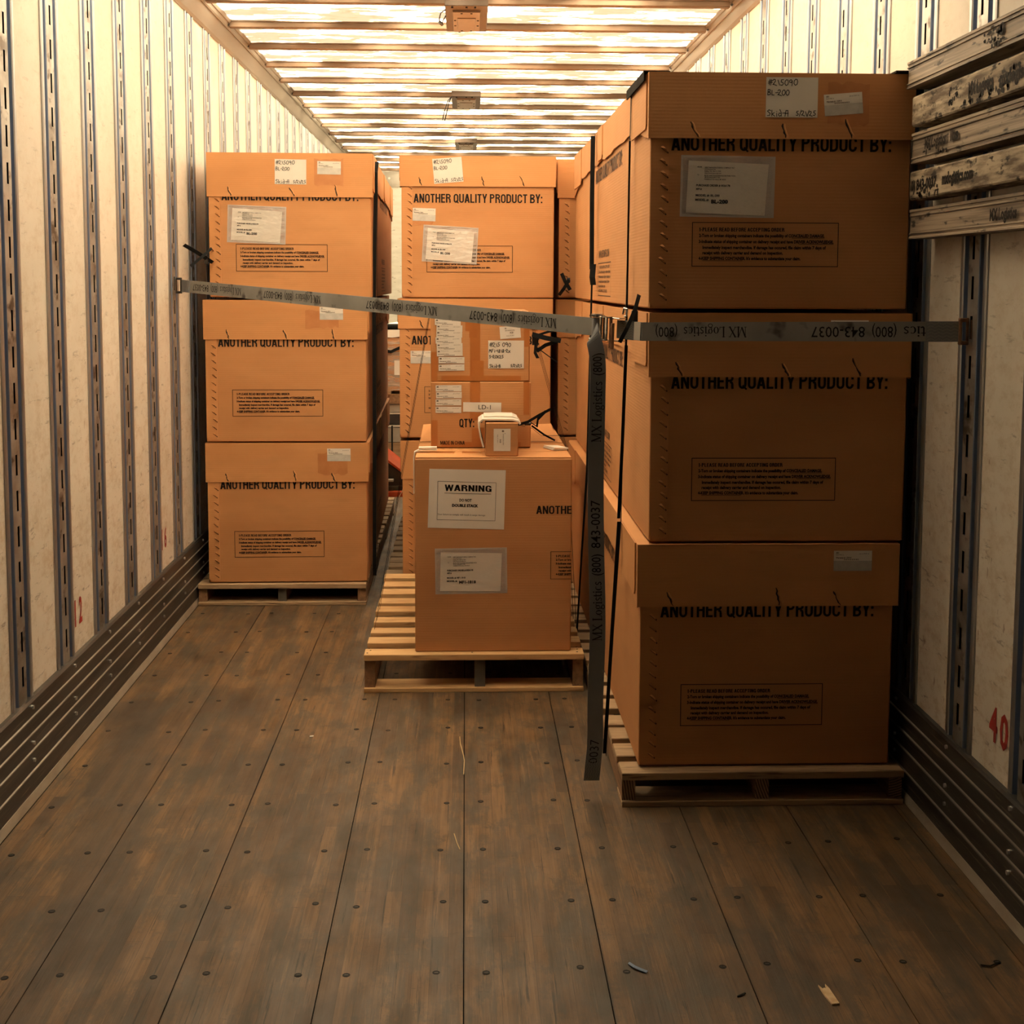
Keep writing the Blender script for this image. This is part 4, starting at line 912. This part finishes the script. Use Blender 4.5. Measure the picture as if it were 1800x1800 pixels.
# hanging tail
tp=[(.364,3.705,1.345),(.358,3.690,1.325),(.366,3.684,1.29),(.371,3.682,1.24),(.370,3.682,1.10),(.368,3.684,.92),(.371,3.684,.74),(.376,3.682,.58),(.377,3.68,.46),(.3725,3.676,.30),(.372,3.672,.17),(.368,3.668,.118),(.362,3.664,.055)]
tw=[(.3,.1,.95),(.75,.1,.62),(.96,.1,.26),(1,.08,.02),(1,.06,0),(1,.05,0),(1,.03,0),(1,.05,0),(1,.08,0),(1,.06,0),(1,.05,0),(1,.03,0),(1,.03,0)]
def smooth(pts,n=5):
    P=[Vector(p) for p in pts]; out=[]
    for i in range(len(P)-1):
        a,b_,c,d=P[max(i-1,0)],P[i],P[i+1],P[min(i+2,len(P)-1)]
        for k in range(n):
            t=k/n; out.append(.5*((2*b_)+(c-a)*t+(2*a-5*b_+4*c-d)*t*t+(3*b_-a-3*c+d)*t**3))
    return out+[P[-1]]
TP=smooth(tp); TW=[v.normalized() for v in smooth(tw)]
b=MB(); b.ribbon([p-B_ for p in TP],TW,.0455,.002); tail=b.obj('strap_tail',M_webd,rs)
acc=[0]
for p,q in zip(TP[:-1],TP[1:]): acc.append(acc[-1]+(q-p).length)
def on_tail(s,v,off):
    s=max(0,min(acc[-1]-1e-5,s)); i=max(k for k in range(len(acc)) if acc[k]<=s); i=min(i,len(TP)-2); t=(s-acc[i])/(acc[i+1]-acc[i])
    p=TP[i].lerp(TP[i+1],t); w_=TW[i].lerp(TW[i+1],t).normalized(); d=(TP[i+1]-TP[i]).normalized(); n=d.cross(w_).normalized()
    if n.y>0: n=-n
    return p+w_*v+n*off
def zs(z):   # arc length at height z
    for i in range(4,len(TP)):
        if TP[i].z<z: return acc[i]
    return acc[-1]
def tail_text(z_start,parts,smin=0):
    P=strap_art(h=.026,parts=parts); s0=zs(z_start); Q=Print(); Q.v=P.v
    for f,m in zip(P.f,P.fm):
        if min(s0-P.v[i][0] for i in f)>smin: Q.f.append(f); Q.fm.append(m)
    me=Q.mesh('strap_print',M_ink,lambda a:tuple(on_tail(s0-a[0],-.012*-1-a[1]+.0*a[1],.0018)-B_)); link('strap_print',me,tail)
tail_text(1.048,('mx','800')); tail_text(.480,('mx','800','num')); tail_text(.432,('num',)) if False else None
P=Print().text('0037',0,0,.026,.068,bold=-.006); s0=zs(.118)
link('strap_print',P.mesh('strap_print',M_ink,lambda a:tuple(on_tail(s0-a[0],.012-a[1],.0018)-B_)),tail)
b=MB()
for i in range(6):
    zz=[on_tail(acc[-1]-.062+.057*k/8,-.018+.0072*i+(.002 if k%2 else -.002),.0022)-B_ for k in range(9)]; b.ribbon(zz,(1,0,0),.0014,.0006)
st=b.obj('stitching',M_stitch,tail); st['kind']='stuff'

# ------------------------------------------------------------------ edge boards on the near right stack
b=MB(); b.prism([(1.176,2.0535),(1.250,2.0535),(1.250,1.94),(1.254,1.94),(1.254,2.059),(1.176,2.059)],'y',3.630,4.25); tag(b.obj('edge_board',M_edgeb),'black edge board over the right top edge of the near right stack','edge board')
b=MB(); b.prism([(.4870,2.030),(.4905,2.030),(.4905,2.0535),(.560,2.0535),(.560,2.057),(.4870,2.057)],'y',3.66,4.05); tag(b.obj('edge_board',M_edgeb),'black edge board under the front band on the left top edge','edge board')

# ------------------------------------------------------------------ stored beams on the right wall
XB=1.205
BE=[(2.079,2.008,'ridged'),(1.980,1.900,'flat'),(1.882,1.801,'ridged'),(1.780,1.704,'flat'),(1.678,1.600,'ridged')]
LB=['topmost stored beam on the right wall, pale, one scraped black patch','second stored beam from the top on the right wall, peeling black lettering','third stored beam on the right wall, ridged, MX Logistics near its end','fourth stored beam on the right wall, flat, phone number and web address','lowest stored beam on the right wall, ridged, small MX Logistics print']
for (zt,zb,kind),lab in zip(BE,LB):
    zm=(zt+zb)/2; h=zt-zb; root=tag(empty('decking_beam',(XB,2.4,zm)),lab,'beam','stored beams on the right wall')
    ye={2.079:3.628}.get(zt,3.575)-2.4
    if kind=='ridged':
        pr=[(0,-.5),(0,-.44),(.003,-.42),(.003,-.36),(0,-.345),(0,-.31),(.004,-.29),(.004,.25),(0,.27),(0,.31),(.003,.325),(.003,.39),(0,.41),(0,.5)]
    else: pr=[(.003,-.5),(0,-.44),(0,.44),(.003,.5)]
    prof=[(x,v*h) for x,v in pr]+[(.066,.5*h),(.066,-.5*h)]
    b=MB(); b.prism(prof[::-1],'y',-1.1,ye); body=b.obj('bar',M_beam2 if kind=='ridged' else M_beam,root)
    b=MB(); b.box(.012,.070,ye-.02,ye+.004,-h*.42,h*.42); b.obj('end_fitting',M_darkst,root)
    def T(txt,ya,yb,hh,z,bold=.03):
        P=Print().text(txt,0,0,hh,ya-yb,bold=bold); link('beam_print',P.mesh('beam_print',M_beamscrape,lambda a:(-.0009,ya-2.4-a[0],z-zm+a[1])),body)
    def patch(ya,yb,za,zb_,seed,n=26):
        r=random.Random(seed); P=Print()
        for i in range(n):
            y=r.uniform(yb,ya); z=r.uniform(za,zb_); a=r.uniform(.004,.014); c=r.uniform(.003,.010); k=len(P.v); m=7
            for q in range(m): rr=r.uniform(.5,1.1); P.v.append((2.4-y+0+a*rr*math.cos(q*2*math.pi/m), z+c*rr*math.sin(q*2*math.pi/m)))
            P.f.append(tuple(range(k,k+m))); P.fm.append(0)
        o=link('paint_scrape',P.mesh('paint_scrape',M_beamscrape,lambda a:(-.0007,-a[0],a[1]-zm)),body); o['kind']='stuff'
    if zt==2.079: patch(3.09,2.97,2.020,2.068,1,30)
    if zt==1.980: T('MX Logistics',3.175,3.025,.030,1.928); T('mxlogistics.com',2.99,2.72,.030,1.925); patch(3.30,3.24,1.92,1.965,2,12); patch(3.20,3.0,1.905,1.925,3,22); patch(3.0,2.86,1.91,1.975,9,18)
    if zt==1.882: T('MX Logistics',3.468,3.316,.026,1.832); T('lbs',3.285,3.232,.026,1.834); patch(3.48,3.30,1.81,1.83,4,10)
    if zt==1.780: T('0) 843-0037',3.566,3.372,.026,1.728); T('mxlogistics.com',3.333,3.130,.027,1.730); patch(3.52,3.36,1.708,1.728,5,14)
    if zt==1.678: T('MX Logistics',3.018,2.868,.025,1.624)

# ------------------------------------------------------------------ ceiling lamps
def lamp(label,y):
    root=tag(empty('ceiling_lamp',(.004,y,2.751)),label,'ceiling lamp','row of ceiling lamps')
    b=MB(); b.prism([(-.100,-.0),(.100,0),(.100,-.004),(.097,-.006),(-.097,-.006),(-.100,-.004)],'y',0,.625); b.box(-.10,.10,-.004,.004,-.004,.03); b.obj('plate',M_lamp,root)
    b=MB(); b.prism([(-.066,-.006),(.066,-.006),(.063,-.016),(-.063,-.016)],'y',.10,.575); b.obj('lens',M_lens,root)
    b=MB()
    for sx in (-1,1):
        for yy in (.29,.42):
            b.box(sx*.055-.005,sx*.055+.005,yy-.008,yy+.008,-.0175,-.016); b.box(sx*.041-.003,sx*.041+.003,yy-.008,yy+.008,-.0175,-.016)
        for yy in (.125,.55): b.box(sx*.023-.005,sx*.023+.005,yy-.008,yy+.008,-.0175,-.016)
    s=b.obj('lens_clips',M_screw,root); s['kind']='stuff'
    b=MB(); b.prism([(-.045,-.016),(.045,-.016),(.042,-.020),(-.042,-.020)],'y',.23,.50); b.obj('lens_ridge',M_lens,root)
    sm2=MB().tube([(0,0,-.004),(0,0,-.012)],.005,6).mesh('screw',M_screw)
    for x,yy in ((-.066,.02),(.0,.02),(.04,.02),(-.035,.615)): link('screw',sm2,root,(x,yy,0))
    return root
l1=lamp('nearest ceiling lamp, with a short black wire stub at its left',6.209)
b=MB(); b.tube([(-.10,.10,-.004),(-.122,.14,-.012),(-.130,.20,-.03),(-.122,.30,-.035),(-.112,.27,-.02),(-.100,.22,-.01)],.0035,6); b.tube([(-.128,.235,-.035),(-.118,.27,-.04)],.008,7); b.obj('wire',M_wire,l1)
l2=lamp('second ceiling lamp, two wires dangling at its left',9.178)
b=MB(); b.tube([(-.10,.05,0),(-.125,.10,-.02),(-.15,.16,-.08),(-.165,.20,-.14)],.0035,6); b.tube([(-.10,.06,0),(-.118,.10,-.03),(-.135,.16,-.09),(-.150,.2,-.145)],.0035,6); b.obj('wire',M_wire,l2)
lamp('farthest ceiling lamp, small above the centre stack',12.175)

# ------------------------------------------------------------------ freight far behind, glimpsed between the left and centre stacks
b=MB(); b.tube([(XL+.006,9.35,1.165),(XR-.006,9.35,1.165)],.021,10); lb=b.obj('load_bar',M_band); tag(lb,'black load bar spanning the trailer behind the stacks','load bar')
sk=tag(empty('wooden_skid',(-.62,9.9,.565)),'rough wooden skid under the wrapped far cartons','skid')
for i in range(5): 
    b=MB(); b.box(-.50+.22*i,-.50+.22*i+.12,-.0,.9,.075,.097); b.obj('deck_board',M_pal2,sk)
for i in range(3):
    b=MB(); b.box(-.5,.5,.02+.38*i,.06+.38*i,0,.075); b.obj('stringer',M_str,sk)
fc=tag(empty('wrapped_carton',(-.62,9.9,.663)),'stretch-wrapped brown carton on the far skid, seen through the gap','carton')
b=MB(); b.box(-.46,.46,.03,.85,0,.30); b.obj('body',M_card,fc); b=MB(); b.box(-.465,.465,.024,.856,.005,.296); b.obj('stretch_wrap',M_film,fc)
P=Print().rect(.085,.12,.14,.23); link('paper_label',P.mesh('paper_label',M_paper,front(.022)),fc)
b=MB(); b.ribbon([(-.10,.015,.33),(.06,.012,.295),(.2,.012,.36)],(0,0,1),.024,.003); b.obj('black_band',M_band,fc)
f2=tag(empty('wrapped_carton',(-.62,9.92,.9645)),'flat brown carton on top of the wrapped far carton','carton'); b=MB(); b.box(-.44,.44,.02,.8,0,.095); b.obj('body',M_card2,f2); b=MB(); b.box(-.445,.445,.014,.806,.002,.093); b.obj('stretch_wrap',M_film,f2)
f3=tag(empty('white_sheet',(-.62,9.93,1.061)),'crumpled white sheet over the far cartons','sheet')
b=MB(); r=random.Random(3); n=12; vs=[]
for j in range(4):
    for i in range(n+1): vs.append((-.44+.88*i/n,(.0,.0,.4,.78)[j]+r.uniform(-.012,.012),(0.004,.085,.095,.09)[j]+r.uniform(-.004,.012)))
b.add(vs,[(j*(n+1)+i,j*(n+1)+i+1,(j+1)*(n+1)+i+1,(j+1)*(n+1)+i) for j in range(3) for i in range(n)]); b.obj('sheet',M_foam,f3)
cr=tag(empty('slatted_crate',(-.62,9.93,0)),'grey slatted crate under the far skid','crate')
for i,(za,zb_,m) in enumerate(((.0,.13,M_grey),(.14,.27,M_pal2),(.275,.385,M_grey),(.39,.405,M_nose),(.41,.482,M_mach),(.486,.498,M_nose),(.502,.563,M_grey))):
    b=MB(); b.box(-.5,.5,0,.9,za,zb_); b.obj('slat',m,cr)
for x in (-.5,-.02,.06,.46):
    b=MB(); b.box(x,x+.012,-.008,0,.0,.40); b.obj('strap_wire',M_screw,cr)
pj=tag(empty('pallet_jack',(-.52,9.1,0)),'orange pallet jack standing beyond the gap between the stacks','pallet jack')
b=MB(); b.prism([(-.14,.345),(.10,.155),(.10,.140),(-.14,.325)],'y',.02,.50); b.obj('sloped_cover',M_orange,pj)
b=MB(); b.prism([(-.30,.32),(-.14,.32),(.13,.10),(.13,.06),(-.30,.06)],'y',.06,.44); b.obj('pump_body',M_mach,pj)
b=MB(); b.box(-.20,.02,-.02,.05,.10,.112); b.box(-.2,-.03,-.03,-.02,.09,.1); b.obj('step_plate',M_grey,pj)
b=MB(); b.box(-.02,.16,-.05,.02,.0,.032); b.obj('fork',M_orange,pj)
for x in (-.2,.05):
    b=MB(); b.tube([(x,.1,.045),(x+.05,.1,.045)],.045,12); b.obj('wheel',M_mach,pj)
b=MB(); pts=smooth([(-.405,8.62,.165),(-.415,8.64,.11),(-.44,8.66,.06),(-.455,8.66,.004)]); b.tube(pts,.0025,5); tag(b.obj('string',M_foam),'loose white string hanging down in the gap beside the centre stack','string')

# ------------------------------------------------------------------ litter on the floor
def bit(name,label,cat,pts,m,wd=(1,0,0),width=.006,th=.0015):
    b=MB(); b.ribbon(pts,wd,width,th); tag(b.obj(name,m),label,cat)
b=MB(); b.prism([(-.008,-.037),(.008,-.037),(.010,.020),(.008,.040),(.003,.022),(0,.026),(-.004,.022),(-.008,.038),(-.010,.0)],'z',0,.004); o=b.obj('wood_splinter',M_chip,loc=(.757,2.600,.0006),rz=.12); tag(o,'pale forked wood splinter on the floor at lower right','wood splinter')
bit('tape_scrap','short blue tape scrap on the floor below the hanging strap','tape scrap',[(.356,2.742,.002),(.366,2.722,.004),(.378,2.712,.003),(.391,2.703,.002)],M_blue,(.5,.9,0),.009)
bit('twig','thin black twig on the floor by the right wall','twig',[(1.122,2.712,.002),(1.140,2.705,.003),(1.168,2.722,.002)],M_band,(0,1,0),.004)
bit('straw','pale straw lying along the centre floor joint','straw',[(-.018,4.19,.002),(-.016,4.12,.004),(-.006,4.02,.003),(-.003,3.97,.003),(-.005,3.86,.002)],M_straw,(1,0,0),.0026)
bit('straw','tiny pale straw left of the centre floor joint','straw',[(-.030,3.43,.002),(-.022,3.37,.003),(-.014,3.33,.002)],M_straw,(1,0,0),.0022)
bit('plastic_shred','small dark shred on the floor left of the wood splinter','shred',[(.565,2.60,.002),(.585,2.612,.003)],M_band,(0,1,0),.004)
bit('wood_splinter','white paint flake on the floor beside the left floor joint','wood splinter',[(-.507,4.205,.002),(-.495,4.208,.002)],M_foam,(0,1,0),.010)
